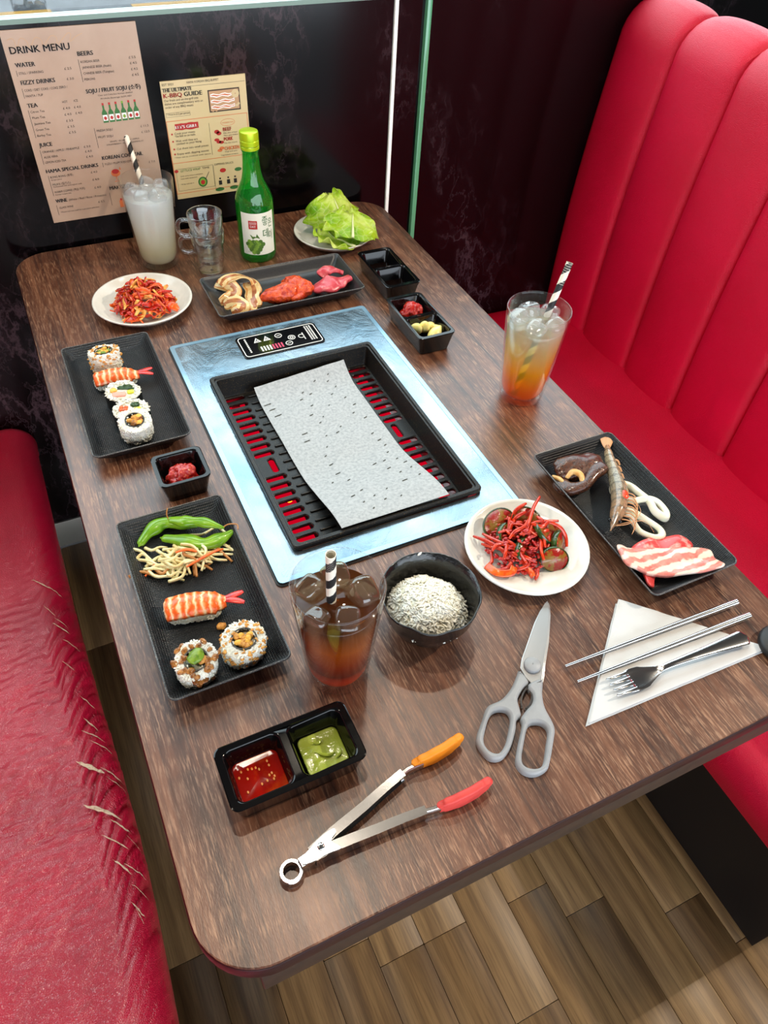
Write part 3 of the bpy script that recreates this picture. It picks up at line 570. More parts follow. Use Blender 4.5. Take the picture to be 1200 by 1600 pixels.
# ---------------------------------------------------------------- printed sheets on the wall
def text_mesh(items):                                   # items: (text, cap height, bold) -> list of (verts, faces) at origin, baseline 0
    obs = []
    for t, h, bold in items:
        c = bpy.data.curves.new('t', 'FONT'); c.body = t; c.size = h / .70; c.resolution_u = 2; c.offset = 0
        o = bpy.data.objects.new('t', c); COL.objects.link(o); obs.append(o)
    bpy.context.view_layer.update(); dg = bpy.context.evaluated_depsgraph_get(); out = []
    for o in obs:
        me = bpy.data.meshes.new_from_object(o.evaluated_get(dg)); out.append(([tuple(v.co) for v in me.vertices], [tuple(p.vertices) for p in me.polygons])); bpy.data.meshes.remove(me)
    for o in obs: c = o.data; bpy.data.objects.remove(o); bpy.data.curves.remove(c)
    return out
HH = {-1: .0022, 0: .0034, 1: .0060, 2: .0066}
MENU = [
('DRINK MENU', -0.2585, 1.0564, 0.0857, 1, 'k'),
('WATER', -0.2566, 1.0384, 0.028, 1, 'k'),
('STILL / SPARKING', -0.2548, 1.0284, 0.0355, 0, 'k'),
('£ 2.5', -0.1878, 1.0296, 0.0103, 0, 'k'),
('FIZZY DRINKS', -0.2557, 1.0142, 0.0499, 1, 'k'),
('£ 3.0', -0.1879, 1.0152, 0.0105, 0, 'k'),
('COKE / DIET COKE / COKE ZERO /', -0.2539, 1.0044, 0.0641, 0, 'k'),
('FANTA / 7UP', -0.2539, 0.9964, 0.0253, 0, 'k'),
('TEA', -0.2558, 0.9815, 0.0151, 1, 'k'),
('HOT', -0.2031, 0.9833, 0.0079, 0, 'k'),
('ICE', -0.1854, 0.9834, 0.0062, 0, 'k'),
('Citron Tea', -0.2538, 0.9735, 0.021, 0, 'k'),
('£ 4.0', -0.2043, 0.9739, 0.0107, 0, 'k'),
('£ 4.0', -0.1872, 0.9741, 0.0103, 0, 'k'),
('Plum Tea', -0.2534, 0.9647, 0.019, 0, 'k'),
('£ 4.0', -0.2042, 0.9648, 0.0105, 0, 'k'),
('£ 4.0', -0.1872, 0.9652, 0.0103, 0, 'k'),
('Jasmine Tea', -0.2531, 0.9558, 0.0247, 0, 'k'),
('£ 3.5', -0.2042, 0.9553, 0.0105, 0, 'k'),
('Green Tea', -0.2532, 0.9466, 0.0202, 0, 'k'),
('£ 3.5', -0.2043, 0.9462, 0.0106, 0, 'k'),
('Barley Tea', -0.2535, 0.9378, 0.021, 0, 'k'),
('£ 3.5', -0.2043, 0.9373, 0.0106, 0, 'k'),
('JUICE', -0.2547, 0.922, 0.0199, 1, 'k'),
('ORANGE / APPLE / PINEAPPLE', -0.2529, 0.9121, 0.0584, 0, 'k'),
('£ 3.0', -0.1868, 0.9127, 0.0105, 0, 'k'),
('ALOE VERA', -0.2528, 0.9036, 0.0219, 0, 'k'),
('£ 4.0', -0.1866, 0.9051, 0.0107, 0, 'k'),
('LEMON ICED TEA', -0.2528, 0.8954, 0.0331, 0, 'k'),
('£ 4.0', -0.1868, 0.8965, 0.011, 0, 'k'),
('HAMA SPECIAL DRINKS', -0.2552, 0.88, 0.0841, 1, 'k'),
('BONG BONG (봉봉)', -0.2515, 0.8709, 0.0366, 0, 'k'),
('£ 4.0', -0.1853, 0.8705, 0.0104, 0, 'k'),
('Grape Juice', -0.2516, 0.8669, 0.0174, -1, 'k'),
('MILKIS (밀키스)', -0.2512, 0.8585, 0.0293, 0, 'k'),
('£ 4.0', -0.1856, 0.858, 0.0108, 0, 'k'),
('Carbonated milk and yoghurt soda', -0.2508, 0.8552, 0.0465, -1, 'k'),
('WARM COFFEE (맥심 커피)', -0.2515, 0.8457, 0.0503, 0, 'k'),
('£ 4.0', -0.1855, 0.8444, 0.0109, 0, 'k'),
('Korean instant mix', -0.2512, 0.8418, 0.0263, -1, 'k'),
('WINE', -0.2533, 0.8293, 0.0185, 1, 'k'),
('(White / Red / Rose / Prosecco)', -0.2319, 0.8297, 0.0629, 0, 'k'),
('GLASS WINE', -0.2508, 0.8184, 0.0235, 0, 'k'),
('£ 5.5', -0.1848, 0.8191, 0.0108, 0, 'k'),
('*Please ask our staff for a product selection', -0.2505, 0.8112, 0.0651, -1, 'k'),
('BEERS', -0.1638, 1.0469, 0.0232, 1, 'k'),
('£ 5.5', -0.0877, 1.0373, 0.0106, 0, 'k'),
('KOREAN BEER', -0.1617, 1.0368, 0.0286, 0, 'k'),
('£ 4.5', -0.0873, 1.0293, 0.0105, 0, 'k'),
('JAPANESE BEER (Asahi)', -0.1615, 1.0288, 0.0443, 0, 'k'),
('£ 4.5', -0.0874, 1.0208, 0.0105, 0, 'k'),
('CHINESE BEER (Tsingtao)', -0.1615, 1.0204, 0.0471, 0, 'k'),
('£ 4.5', -0.0873, 1.0124, 0.0103, 0, 'k'),
('PERONI', -0.1619, 1.012, 0.016, 0, 'k'),
('SOJU / FRUIT SOJU (소주)', -0.1636, 0.9936, 0.0859, 1, 'k'),
('Clear and Colorless Korean distilled', -0.1469, 0.988, 0.055, -1, 'k'),
('Alcoholic Beverage 16.5% ABV', -0.1442, 0.9829, 0.0502, -1, 'k'),
('FRESH SOJU', -0.1606, 0.9348, 0.0256, 0, 'k'),
('£ 11.5', -0.089, 0.9344, 0.0135, 0, 'k'),
('FRUIT SOJU', -0.1609, 0.9247, 0.0244, 0, 'k'),
('£ 12.5', -0.0891, 0.9252, 0.0136, 0, 'k'),
('GRAPE / BLUEBERRY / APPLE', -0.1436, 0.9163, 0.0488, -1, 'k'),
('STRAWBERRY / PLUM / GRAPEFRUIT', -0.1499, 0.9116, 0.0618, -1, 'k'),
('KOREAN COCKTAIL', -0.162, 0.8897, 0.0682, 1, 'k'),
('YUZU / PLUM SOJU COCKTAIL', -0.1603, 0.8806, 0.0588, 0, 'k'),
('£ 7.0', -0.0859, 0.875, 0.0109, 0, 'k'),
('MAKGEOLLI', -0.1607, 0.8383, 0.0458, 1, 'k'),
]
GUIDE = [
('EST 2021', -0.0425, 0.9931, 0.0187, 0, 'k'),
('HAMA KOREAN BBQ BUFFET', -0.0014, 0.9935, 0.0547, 0, 'k'),
('THE UILTIMATE', -0.0434, 0.9834, 0.0491, 1, 'k'),
('K-BBQ', -0.043, 0.9748, 0.031, 2, 'r'),
('GUIDE', -0.0083, 0.9747, 0.0308, 2, 'k'),
('Our fresh and on-the-grill side', -0.0432, 0.9689, 0.0583, 0, 'k'),
('dishes are complimentary with an', -0.043, 0.9637, 0.0652, 0, 'k'),
('order of any BBQ meats', -0.0428, 0.9584, 0.0477, 0, 'k'),
('* Price is £12 per person', -0.0422, 0.9472, 0.0391, 0, 'k'),
("LET'S GRILL", -0.0307, 0.9248, 0.0378, 1, 'w'),
('Cook your meats', -0.0342, 0.9157, 0.0362, 0, 'k'),
('*Our Bulk can use masks.', -0.0343, 0.9112, 0.0365, 0, 'k'),
('Wait until they are', -0.0339, 0.9032, 0.0386, 0, 'k'),
('cooked to your liking', -0.0335, 0.8986, 0.0444, 0, 'k'),
('Cut them into small pieces', -0.034, 0.8902, 0.0564, 0, 'k'),
('Enjoy with dipping sauces', -0.0345, 0.8816, 0.0565, 0, 'k'),
('*This set is cooked with sauce', -0.04, 0.8762, 0.0649, -1, 'k'),
('BEEF', 0.0519, 0.912, 0.0152, 1, 'r'),
('Thin slice of beef', 0.0514, 0.9075, 0.0261, -1, 'k'),
('*Non spicy brisket', 0.0518, 0.9034, 0.0268, -1, 'k'),
('PORK', 0.0518, 0.8955, 0.0165, 1, 'r'),
('Thin slice of pork', 0.0512, 0.8906, 0.0246, -1, 'k'),
('CHICKEN', 0.0512, 0.8795, 0.0272, 1, 'o'),
('Thigh and spicy', 0.051, 0.8756, 0.0233, -1, 'k'),
('*Ingredient contains', 0.043, 0.8704, 0.0323, -1, 'k'),
('COOKING TIME', 0.0516, 0.9247, 0.0204, -1, 'o'),
('DIPPING SAUCE', 0.0295, 0.8551, 0.0351, 0, 'k'),
('LETTUCE WRAP', -0.0332, 0.8515, 0.0361, 0, 'g'),
('TIME', 0.0059, 0.852, 0.0134, 0, 'k'),
('Grab some lettuce and place', -0.0351, 0.8432, 0.041, -1, 'k'),
('meat with sauce in it', -0.0352, 0.8386, 0.0302, -1, 'k'),
('Wrap and eat it', -0.0358, 0.8289, 0.0235, -1, 'k'),
]
YT = WY - .0028
def print_text(rows, parent, off):
    big = {'DRINK MENU': .0095, 'HAMA SPECIAL DRINKS': .0058, 'LETTUCE WRAP': .0042, 'DIPPING SAUCE': .0034, "LET'S GRILL": .0048, 'THE UILTIMATE': .0058}
    ms = text_mesh([(t, big.get(t, HH[h]), 1 if h >= 1 else .35) for t, x, z, wd, h, c in rows]); gs = {}
    for (t, x, z, wd, h, c), (v, f) in zip(rows, ms):
        if not v: continue
        x0 = min(p[0] for p in v); k = wd / max(1e-6, max(p[0] for p in v) - x0); g = gs.setdefault((c, t, x, z), G())
        for e in ((0,) if h < 1 else (-.05, .05)): g.add(([(x + (p[0] - x0) * k - off[0] + e * HH[h], YT - .0010 - off[1], z + p[1] - off[2]) for p in v], f))
    for (c, _, _, _), g in gs.items(): mk('lettering', g, {'k': M['ink'], 'r': M['inkr'], 'g': M['inkg'], 'o': M['inko'], 'w': M['inkw']}[c], parent, flat=True)
def flatshape(g, pts, off, dy=0, m=0):                  # printed shape in the plane of the wall
    P = [Vector((x, z, 0)) for x, z in pts]; g.add(([(x - off[0], YT - .0002 - dy - off[1], z - off[2]) for x, z in pts], [tuple(t) for t in tessellate_polygon([P])]), m)
def ell(cx, cz, a, b, n=18): return [(cx + a * cos(2 * pi * i / n), cz + b * sin(2 * pi * i / n)) for i in range(n)]
def rect(x0, z0, x1, z1): return [(x0, z0), (x1, z0), (x1, z1), (x0, z1)]
def frame_(g, x0, z0, x1, z1, t, off, m=0):
    for q in (rect(x0, z0, x1, z0 + t), rect(x0, z1 - t, x1, z1), rect(x0, z0 + t, x0 + t, z1 - t), rect(x1 - t, z0 + t, x1, z1 - t)): flatshape(g, q, off, 0, m)
mo = (-.1655, YT, .941)
mn = T('drink_menu', 'tan laminated drink menu sheet with black print stuck on the black marble wall', 'menu', mo)
mk('sheet', box(-.1005, .0975, 0, .0024, -.146, .146), M['menu'], mn, flat=True)
print_text(MENU, mn, mo)
g = G(); 
for x0, z0, z1 in [(-.2578, 1.026, 1.034), (-.2568, .995, 1.009), (-.2567, .936, .978), (-.256, .894, .917), (-.2545, .841, .8754), (-.2545, .8076, .825), (-.1650, 1.010, 1.042), (-.1642, .909, .941), (-.1633, .8775, .885), (-.163, .811, .8334)]: g = G(); flatshape(g, rect(x0, z0, x0 + .0006, z1), mo); mk('rule', g, M['ink'], mn, flat=True)
sq = spline([(-.2587, 0, 1.0742), (-.25, 0, 1.076), (-.247, 0, 1.064), (-.240, 0, 1.0755), (-.232, 0, 1.072), (-.229, 0, 1.063), (-.219, 0, 1.075), (-.211, 0, 1.072), (-.209, 0, 1.064), (-.197, 0, 1.0755), (-.189, 0, 1.074), (-.188, 0, 1.065), (-.173, 0, 1.077), (-.167, 0, 1.077), (-.170, 0, 1.067), (-.160, 0, 1.073), (-.150, 0, 1.0765)], 6)
g = G()
for a, b in zip(sq, sq[1:]):
    d = (b - a).normalized() * .00035; nx, nz = -d.z, d.x; flatshape(g, [(a.x - nx, a.z - nz), (b.x - nx, b.z - nz), (b.x + nx, b.z + nz), (a.x + nx, a.z + nz)], mo)
mk('scribble', g, M['tan'], mn, flat=True)
for i in range(6):                                      # printed row of six green bottles
    cx = -.1425 + i * .0103; z0 = .9472 + .0001 * i; g = G()
    flatshape(g, [(cx - .0042, z0), (cx + .0042, z0), (cx + .0042, z0 + .015), (cx + .0014, z0 + .0205), (cx + .0014, z0 + .0275), (cx - .0014, z0 + .0275), (cx - .0014, z0 + .0205), (cx - .0042, z0 + .015)], mo)
    flatshape(g, rect(cx - .0036, z0 + .003, cx + .0036, z0 + .012), mo, .0002, 1); flatshape(g, ell(cx, z0 + .007, .0024, .0028), mo, .0004, 2); flatshape(g, rect(cx - .0016, z0 + .0265, cx + .0016, z0 + .030), mo, .0002, 2)
    mk('bottle_picture', g, [M['inkg'], M['inkw'], M['inkr'] if i not in (3,) else M['grape']], mn, flat=True)
g = G(); flatshape(g, ell(-.145, .8655, .0078, .0065), mo); flatshape(g, ell(-.145, .868, .0060, .0040), mo, .0002, 1); flatshape(g, rect(-.1456, .852, -.1444, .860), mo); flatshape(g, rect(-.149, .8505, -.141, .852), mo); flatshape(g, [(-.138, .870), (-.1365, .8755), (-.135, .870)], mo)
mk('cocktail_picture', g, [M['inko'], M['inkr']], mn, flat=True)
g = G()
for k in range(2): flatshape(g, rect(-.149 + k * .012, .805, -.140 + k * .012, .8175), mo); flatshape(g, rect(-.147 + k * .012, .8175, -.142 + k * .012, .821), mo, 0, 1)
mk('carton_picture', g, [M['inko'], M['inkr']], mn, flat=True)
go = (.028, YT, .902)
gd = T('grill_guide', 'cream barbecue guide leaflet with red headings on the black wall behind the green bottle', 'poster', go)
def gsheet(u, v): x = -.0745 + .148 * u; z = -.098 + .195 * v; return (x, .0022 + -.0016 * 0 * sin(pi * u), z)
mk('sheet', box(-.0735, .0725, 0, .0022, -.0985, .0975), M['guide'], gd, flat=True)
print_text(GUIDE, gd, go)
g = G(); frame_(g, -.0455, .8130, .0985, .938, .0009, go); flatshape(g, rect(-.0455, .867, .0985, .8679), go); flatshape(g, ell(-.020, .9272, .010, .0056), go, 0, 1); flatshape(g, ell(-.004, .9272, .0130, .0060), go, .0002, 1); flatshape(g, rect(-.0315, .9225, .0095, .9325), go, .0004, 1)
for z in (.9165, .9045, .8915, .883): flatshape(g, ell(-.0385, z, .0016, .0016), go, 0, 1)
flatshape(g, ell(-.0408, .8535, .0036, .0028), go, 0, 1)
for cx, cz in ((.0405, .912), (.0440, .909), (.0425, .8945), (.047, .8935), (.0390, .8985), (.0425, .880), (.0465, .8835)): flatshape(g, ell(cx, cz, .0046, .0026 if cz < .9 else .0034), go, 0, 1 if cz > .89 else 0)
flatshape(g, ell(.0439, .8446, .0058, .0038), go, 0, 1)
o2 = ell(.0619, .9257, .0130, .0060, 28); i2 = ell(.0619, .9257, .0124, .0054, 28)
q = [Vector((x, z, 0)) for x, z in o2], [Vector((x, z, 0)) for x, z in i2]; g.add(([(p.x - go[0], -.0002, p.y - go[2]) for l in q for p in l], [tuple(t) for t in tessellate_polygon(list(q))]))
mk('red_border', g, [M['inko'], M['inkr']], gd, flat=True)
g = G(); flatshape(g, rect(-.0445, .9885, .0990, .9890), go); flatshape(g, rect(.0278, .874, .0283, .928), go); flatshape(g, rect(.0268, .813, .0272, .856), go); frame_(g, -.0415, .818, .0262, .857, .0004, go); frame_(g, -.0435, .9440, -.002, .9510, .0003, go)
for cx in (.037, .0524, .0655): flatshape(g, rect(cx - .003, .819, cx + .003, .827), go); flatshape(g, rect(cx - .0016, .829, cx + .0016, .832), go)
mk('rule', g, M['ink'], gd, flat=True)
g = G(); flatshape(g, rect(.0322, .9445, .0880, .9800), go); flatshape(g, rect(.0342, .9465, .0860, .9780), go, .0002, 1)
for z in (.973, .9635, .9545): 
    flatshape(g, [(.036 + .042 * i / 8, z + .0012 * sin(i * 1.7)) for i in range(9)] + [(.036 + .042 * i / 8, z - .005 + .0012 * sin(i * 1.7 + 1)) for i in range(8, -1, -1)], go, .0004, 2)
    flatshape(g, [(.037 + .040 * i / 8, z - .0016 + .0010 * sin(i * 1.7)) for i in range(9)] + [(.037 + .040 * i / 8, z - .0032 + .0010 * sin(i * 1.7 + 1)) for i in range(8, -1, -1)], go, .0006, 3)
flatshape(g, ell(.080, .971, .0068, .0068), go, .0007, 4); flatshape(g, ell(.080, .971, .0012, .0012), go, .0009, 1)
for cx, cz in ((.038, .9475), (.044, .9475), (.0385, .957), (.081, .952), (.0845, .9545)): flatshape(g, ell(cx, cz, .0022, .0022), go, .0008, 1 if cx < .06 else 4)
mk('meat_picture', g, [M['apron'], M['tan'], M['inkw'], M['inko'], M['guide']], gd, flat=True)
g = G(); flatshape(g, ell(.0045, .829, .0086, .0092), go); flatshape(g, ell(.0045, .829, .0062, .0068), go, .0002, 1); flatshape(g, ell(.0045, .8285, .0038, .004), go, .0004, 2)
flatshape(g, [(.009, .833), (.0175, .846), (.0182, .8455), (.010, .8325)], go, .0004, 3)
for cx, cz in ((.0727, .843), (.0345, .811), (.0620, .811)): flatshape(g, ell(cx, cz, .0085 if cz < .82 else .0068, .0034), go)
mk('lettuce_picture', g, [M['inkg'], M['grape'], M['inkr'], M['ink']], gd, flat=True)

# ---------------------------------------------------------------- crockery
def rplate(label, cx, cy, w_, d, h, mat, rimmat, ins=.020, group='long black rectangular plates', lift=.003):
    t = T('rectangular_plate', label, 'plate', (cx, cy, TZ), 0, group)
    def R(i, z, r, up=0):
        o = []
        for x, y in rrect(w_ - 2 * i, d - 2 * i, r, 6):
            c = (abs(x) / (w_ / 2)) ** 3 * (abs(y) / (d / 2)) ** 3; mid = 1 - abs(y if d > w_ else x) / (max(d, w_) / 2)
            o.append((x, y, z + up * (c * lift)))
        return o
    mk('dish', loft([R(ins + .004, .0008, .006), R(ins, .0002, .007), R(ins - .003, .002, .008), R(.004, h - .006, .008, .8), R(.0006, h - .0018, .008, 1), R(0, h - .0008, .008, 1), R(.0006, h, .008, 1), R(.0022, h - .0002, .007, 1), R(.006, h - .0036, .007, .8), R(ins * .62, .0100, .008, .3), R(ins * .95, .0064, .009), R(ins * 1.5, .0054, .010), R(ins * 2.0, .0052, .008)]), mat, t, sharp=60)
    P = R(.0008, h + .0001, .008, 1); P2 = [(x, y, z) for x, y, z in P]
    rim = tube(P2 + [P2[0]], .0009, 6, (False, False)); mk('rim', rim, rimmat, t)
    return t
rplate('long black plate across the table end holding pork strips, orange chicken and raw beef', .049, .93, .252, .124, .021, M['plate_s'], M['rim'])
rplate('black ribbed plate on the left beside the grill holding five sushi pieces in a row', -.254, .745, .127, .254, .021, M['plate_y'], M['rim'])
rplate('black ribbed plate by the left table edge holding green pods, bean sprouts and three sushi', -.252, .372, .127, .252, .021, M['plate_y'], M['rim'])
rplate('black ribbed plate on the right table edge holding raw prawn, squid and pork belly', .272, .283, .128, .252, .021, M['plate_y'], M['rim'])
def round_plate(label, cx, cy, r, mat):
    t = T('round_plate', label, 'plate', (cx, cy, TZ), 0, 'small round white plates')
    mk('dish', lathe([(.0005, .0016), (r * .55, .0016), (r * .56, .0002), (r * .62, .0002), (r * .64, .0022), (r * .9, .0085), (r - .0012, .0150), (r, .0163), (r - .0004, .0176), (r - .002, .0180), (r - .005, .0165), (r * .84, .0098), (r * .70, .0064), (r * .5, .0056), (.0005, .0055)], 56, (False, False)), mat, t, sharp=0)
    return t
round_plate('round white plate of red kimchi at the far left of the table', -.174, .977, .079, M['white'])
round_plate('round white plate of lettuce leaves in the far right corner of the table', .207, 1.085, .075, M['white'])
round_plate('round white plate of spicy cucumber salad at the corner of the grill', .121, .284, .075, M['white'])
# rice bowl: faceted
t = T('rice_bowl', 'black faceted ceramic bowl filled with white rice beside the iced tea', 'bowl', (-.036, .241, TZ))
def facet(r, z, k, n=48):
    o = []
    for i in range(n):
        a = 2 * pi * i / n; s = abs(sin(a * 4 + .3)); q = r * (1 - k * (1 - s) ** 1.5); o.append((q * cos(a), q * sin(a), z + (.0012 * cos(a * 8 + .6) if z > .05 else 0)))
    return o
rb = .0545
mk('dish', loft([facet(.020, .0020, 0), facet(.026, .0004, 0), facet(.029, .0004, 0), facet(.031, .003, 0), facet(.042, .018, .02), facet(.051, .040, .035), facet(rb - .0012, .0575, .03), facet(rb - .0002, .0595, .03), facet(rb - .0008, .0606, .03), facet(rb - .0022, .0602, .03), facet(.049, .042, .02), facet(.039, .020, 0), facet(.026, .008, 0), facet(.010, .006, 0)]), plain('black_hammered_ceramic', S(17, 18, 18), .22, bump=(70, .5, .004), coat=.3), t, sharp=0)
def mould(x, y): r = min(1, sqrt(x * x + y * y) / .047); return .030 + .030 * (1 - r * r) ** .8 + .004 * noise.noise(Vector((x * 60, y * 60, 3))) - .004 * x / .047
rk = random.Random(11); pts = []
while len(pts) < 1700:
    x, y = rk.uniform(-.047, .047), rk.uniform(-.047, .047)
    if x * x + y * y < .0465 ** 2: x2, y2 = x * .93 - .002, y * .93 - .002; pts.append(((x2, y2, mould(x, y) + rk.uniform(-.002, .0012)), (x * 8, y * 8, 1)))
g = G(); g.add(grid(lambda u, v: ((.044 * u * cos(2 * pi * v) - .002, .044 * u * sin(2 * pi * v) - .002, mould(.047 * u * cos(2 * pi * v), .047 * u * sin(2 * pi * v)) - .0006)), 14, 40))
grains(g, pts, .0036, .00125, 0, rk); grains(g, [((.012, .049, .0615), (0, 1, 1))], .0034, .0013)
o = mk('rice', g, M['rice'], None, (-.036, .241, TZ)); tag(o, 'mound of loose cooked white rice in the black faceted bowl', 'rice', kind='stuff')
# little sauce dishes
def dish(name, label, cx, cy, cells, w_, d, h=.034, notch='x', group=None):
    t = T(name, label, 'dish', (cx, cy, TZ), 0, group)
    def zf(x, y):
        e = 0
        if len(cells) > 1:
            q, hw = (x, d / 2) if notch == 'x' else (y, w_ / 2); e -= .0028 * exp(-((q - .012) / .007) ** 2)
        else: e -= .002 * exp(-((x + w_ / 2) / .01) ** 2) * exp(-((y + d * .2) / .008) ** 2)
        return e
    R = lambda i, z, r, k=1: [(x, y, z + zf(x, y) * k) for x, y in rrect(w_ - 2 * i, d - 2 * i, r, 6)]
    g = G().add(loft([R(.011, .0014, .004, 0), R(.009, .0002, .005, 0), R(.007, .0012, .006, 0), R(.0022, h - .008, .008, .6), R(.0004, h - .0018, .008), R(.0002, h - .0006, .008), R(.0012, h, .008)], (True, False)))
    outer = [(x, y) for x, y in rrect(w_ - .0024, d - .0024, .008, 6)]; loops = [outer]
    for (ax, ay, aw, ad) in cells:
        loops.append(rrect(aw, ad, .007, 6, ax, ay))
        Q = lambda i, z, r, k=1: [(x, y, z + zf(x, y) * k) for x, y in rrect(aw - 2 * i, ad - 2 * i, r, 6, ax, ay)]
        g.add(loft([Q(0, h, .007), Q(.0010, h - .0006, .007), Q(.0018, h - .002, .007, .8), Q(.0062, .010, .006, .2), Q(.0085, .0062, .006, 0), Q(.0115, .0052, .005, 0)], (False, True)))
    polys = [[Vector((x, y, h + zf(x, y))) for x, y in l] for l in loops]
    g.add(([tuple(p) for q in polys for p in q], [tuple(f) for f in tessellate_polygon([[Vector((p.x, p.y, 0)) for p in q] for q in polys])]))
    bm_ = mk('bowl', g, M['gloss'], t, sharp=50)
    return t
cy2 = [(0, .030, .055, .054), (0, -.030, .055, .054)]; cx2 = [(-.0305, 0, .0545, .053), (.0305, 0, .0545, .053)]
D1 = (.231, .900); D2 = (.214, .747); D3 = (-.2285, .145); D4 = (-.222, .552)
dish('sauce_dish', 'black two-part dish of dark sauce next to the lettuce plate', *D1, cy2, .064, .129, notch='y', group='black two-part dishes')
dish('sauce_dish', 'black two-part dish of red paste and garlic cloves right of the grill', *D2, cy2, .064, .127, notch='y', group='black two-part dishes')
dish('sauce_dish', 'black two-part dish of red and green sauce at the near left', *D3, cx2, .129, .064, .036, group='black two-part dishes')
dish('sauce_dish', 'small black single dish of red chilli paste between the two left plates', *D4, [(0, 0, .054, .051)], .064, .061)
def pool(name, label, cat, dc, c, w_, d, z, mat, amp=.0006, group=None):
    o = mk(name, grid(lambda u, v: (u, v, 0), 1, 1), mat); 
    g = G(); n = 10
    rings = [[(x, y, z + amp * noise.noise(Vector((x * 90, y * 90, z * 900))) * min(1, k) ) for x, y in rrect(w_ * q, d * q, .006 * q, 5)] for q, k in ((1, 0), (.94, .6), (.8, 1), (.6, 1.2), (.4, 1.2), (.2, 1), (.04, 1))]
    g.add(loft([[(x, y, .0066) for x, y in rrect(w_ * .80, d * .80, .005, 5)]] + rings)); bpy.data.objects.remove(o)
    return tag(mk(name, g, mat, None, (dc[0] + c[0], dc[1] + c[1], TZ), sharp=0), label, cat, group)
pool('soy_sauce', 'black soy sauce in the far half of the dish beside the lettuce', 'sauce', D1, (0, .030), .0445, .0435, .0130, M['soy'])
pool('soy_sauce', 'black soy sauce in the near half of the dish beside the lettuce', 'sauce', D1, (0, -.030), .0445, .0435, .0130, M['soy'])
rs = pool('chilli_sauce', 'runny red chilli sauce with pale seeds in the near left dish', 'sauce', D3, (-.0305, 0), .0445, .043, .0138, M['redsauce'])
sr = random.Random(6)
for i in range(16): mk('chilli_seed', blob((sr.uniform(-.018, .018), sr.uniform(-.016, .018), .0140), (.0011, .0017, .0007), 0, 1, 1), M['seed'], rs)
gs = pool('green_sauce', 'thick pale green wasabi sauce in the near left dish', 'sauce', D3, (.0315, .000), .0405, .0395, .0135, M['wasabi'], .0022)
for pth in ([(-.008, .002, .0155), (-.002, -.004, .0157), (.004, -.007, .0155), (.010, -.006, .015)], [(-.006, .010, .0155), (-.001, .008, .0158), (.002, .011, .0156)], [(.008, -.012, .0148), (.014, -.009, .0146), (.016, -.004, .0145)]): mk('swirl', tube(spline(pth, 5), lambda q: .0013 * sin(pi * q) + .0002, 6), M['wasabi'], gs)

# ---------------------------------------------------------------- drinks
def tumbler(label, x, y, mat, level, h=.147, rb_=.0315, rt=.0445):
    t = T('drinking_glass', label, 'glass', (x, y, TZ), 0, 'tall tumblers of cold drinks'); rad = lambda z: rb_ + (rt - rb_) * (z / h) ** .92
    mk('tumbler', lathe([(.0005, .0012), (rb_ - .004, .0004), (rb_ - .001, .001), (rb_, .004)] + [(rad(z), z) for z in (.02, .04, .06, .08, .1, .12, .135)] + [(rt - .0002, h - .002), (rt - .0006, h - .0004), (rt - .0014, h), (rt - .0022, h - .0006), (rt - .0025, h - .003)] + [(rad(z) - .0022, z) for z in (.135, .12, .1, .08, .06, .04, .02)] + [(rb_ - .003, .010), (rb_ - .008, .0085), (.0005, .008)], 48, (False, False)), M['tumbler'], t, sharp=0)
    lv = [.0115, .02, .04, .06, .08, .1, level - .0015]
    mk('drink', lathe([(.0005, .0092), (rb_ - .008, .0095), (rb_ - .0042, .0112)] + [(rad(z) - .0030, z) for z in lv[1:]] + [(rad(level) - .0040, level), (.0005, level)], 48, (False, False)), mat, t, sharp=0)
    return t
MK = (-.115, 1.109); YZ = (.283, .548); TE = (-.147, .228)
tumbler('tall glass of cloudy white drink in front of the drink menu', *MK, M['milk'], .122)
tumbler('tall glass of yellow-orange citrus drink on the right table edge', *YZ, M['yuzu'], .124)
tumbler('tall glass of amber iced tea beside the rice bowl', *TE, M['tea'], .122)
def ice(c, s, e, seed):
    v, f = ico(3); out = []
    for p in v:
        q = Vector([math.copysign(abs(a) ** .55, a) for a in p]); k = 1 + .10 * noise.noise(q * 1.7 + Vector((seed, 0, 0))) - .35 * exp(-((q.x ** 2 + q.y ** 2) / .12)) * (1 if q.z > 0 else 0); out.append((q.x * s[0], q.y * s[1], q.z * s[2] * k))
    g = G().add((out, f), 0, TM(c, e)); return g
ir = random.Random(9)
def ices(base, what, pts, mat='ice'):
    for i, (x, y, z, sc) in enumerate(pts):
        g = ice((0, 0, 0), (.0125 * sc, .0110 * sc, .0115 * sc), (ir.uniform(-.5, .5), ir.uniform(-.5, .5), ir.uniform(0, 3)), i * 2.7)
        tag(mk('ice_cube', g, M[mat], None, (x, y, TZ + z), sharp=0), ('back left', 'back', 'front right', 'front', 'left side', 'middle')[i] + ' clear ice cube floating in the ' + what, 'ice cube', 'ice cubes in the ' + what)
ices(TE, 'glass of iced tea', [(-.166, .250, .121, 1.05), (-.139, .254, .122, 1.1), (-.123, .227, .122, 1.2), (-.147, .206, .118, 1.1), (-.172, .218, .116, 1)], 'teaice')
ices(YZ, 'glass of citrus drink', [(.264, .565, .124, 1.1), (.288, .574, .125, 1.1), (.312, .560, .124, 1.1), (.272, .533, .122, 1.1), (.302, .530, .122, 1.1), (.286, .549, .112, 1.1)])
ices(MK, 'glass of cloudy white drink', [(-.136, 1.122, .124, 1.1), (-.112, 1.132, .125, 1.1), (-.090, 1.118, .124, 1.1), (-.104, 1.088, .124, 1.1), (-.127, 1.096, .123, 1.0)])
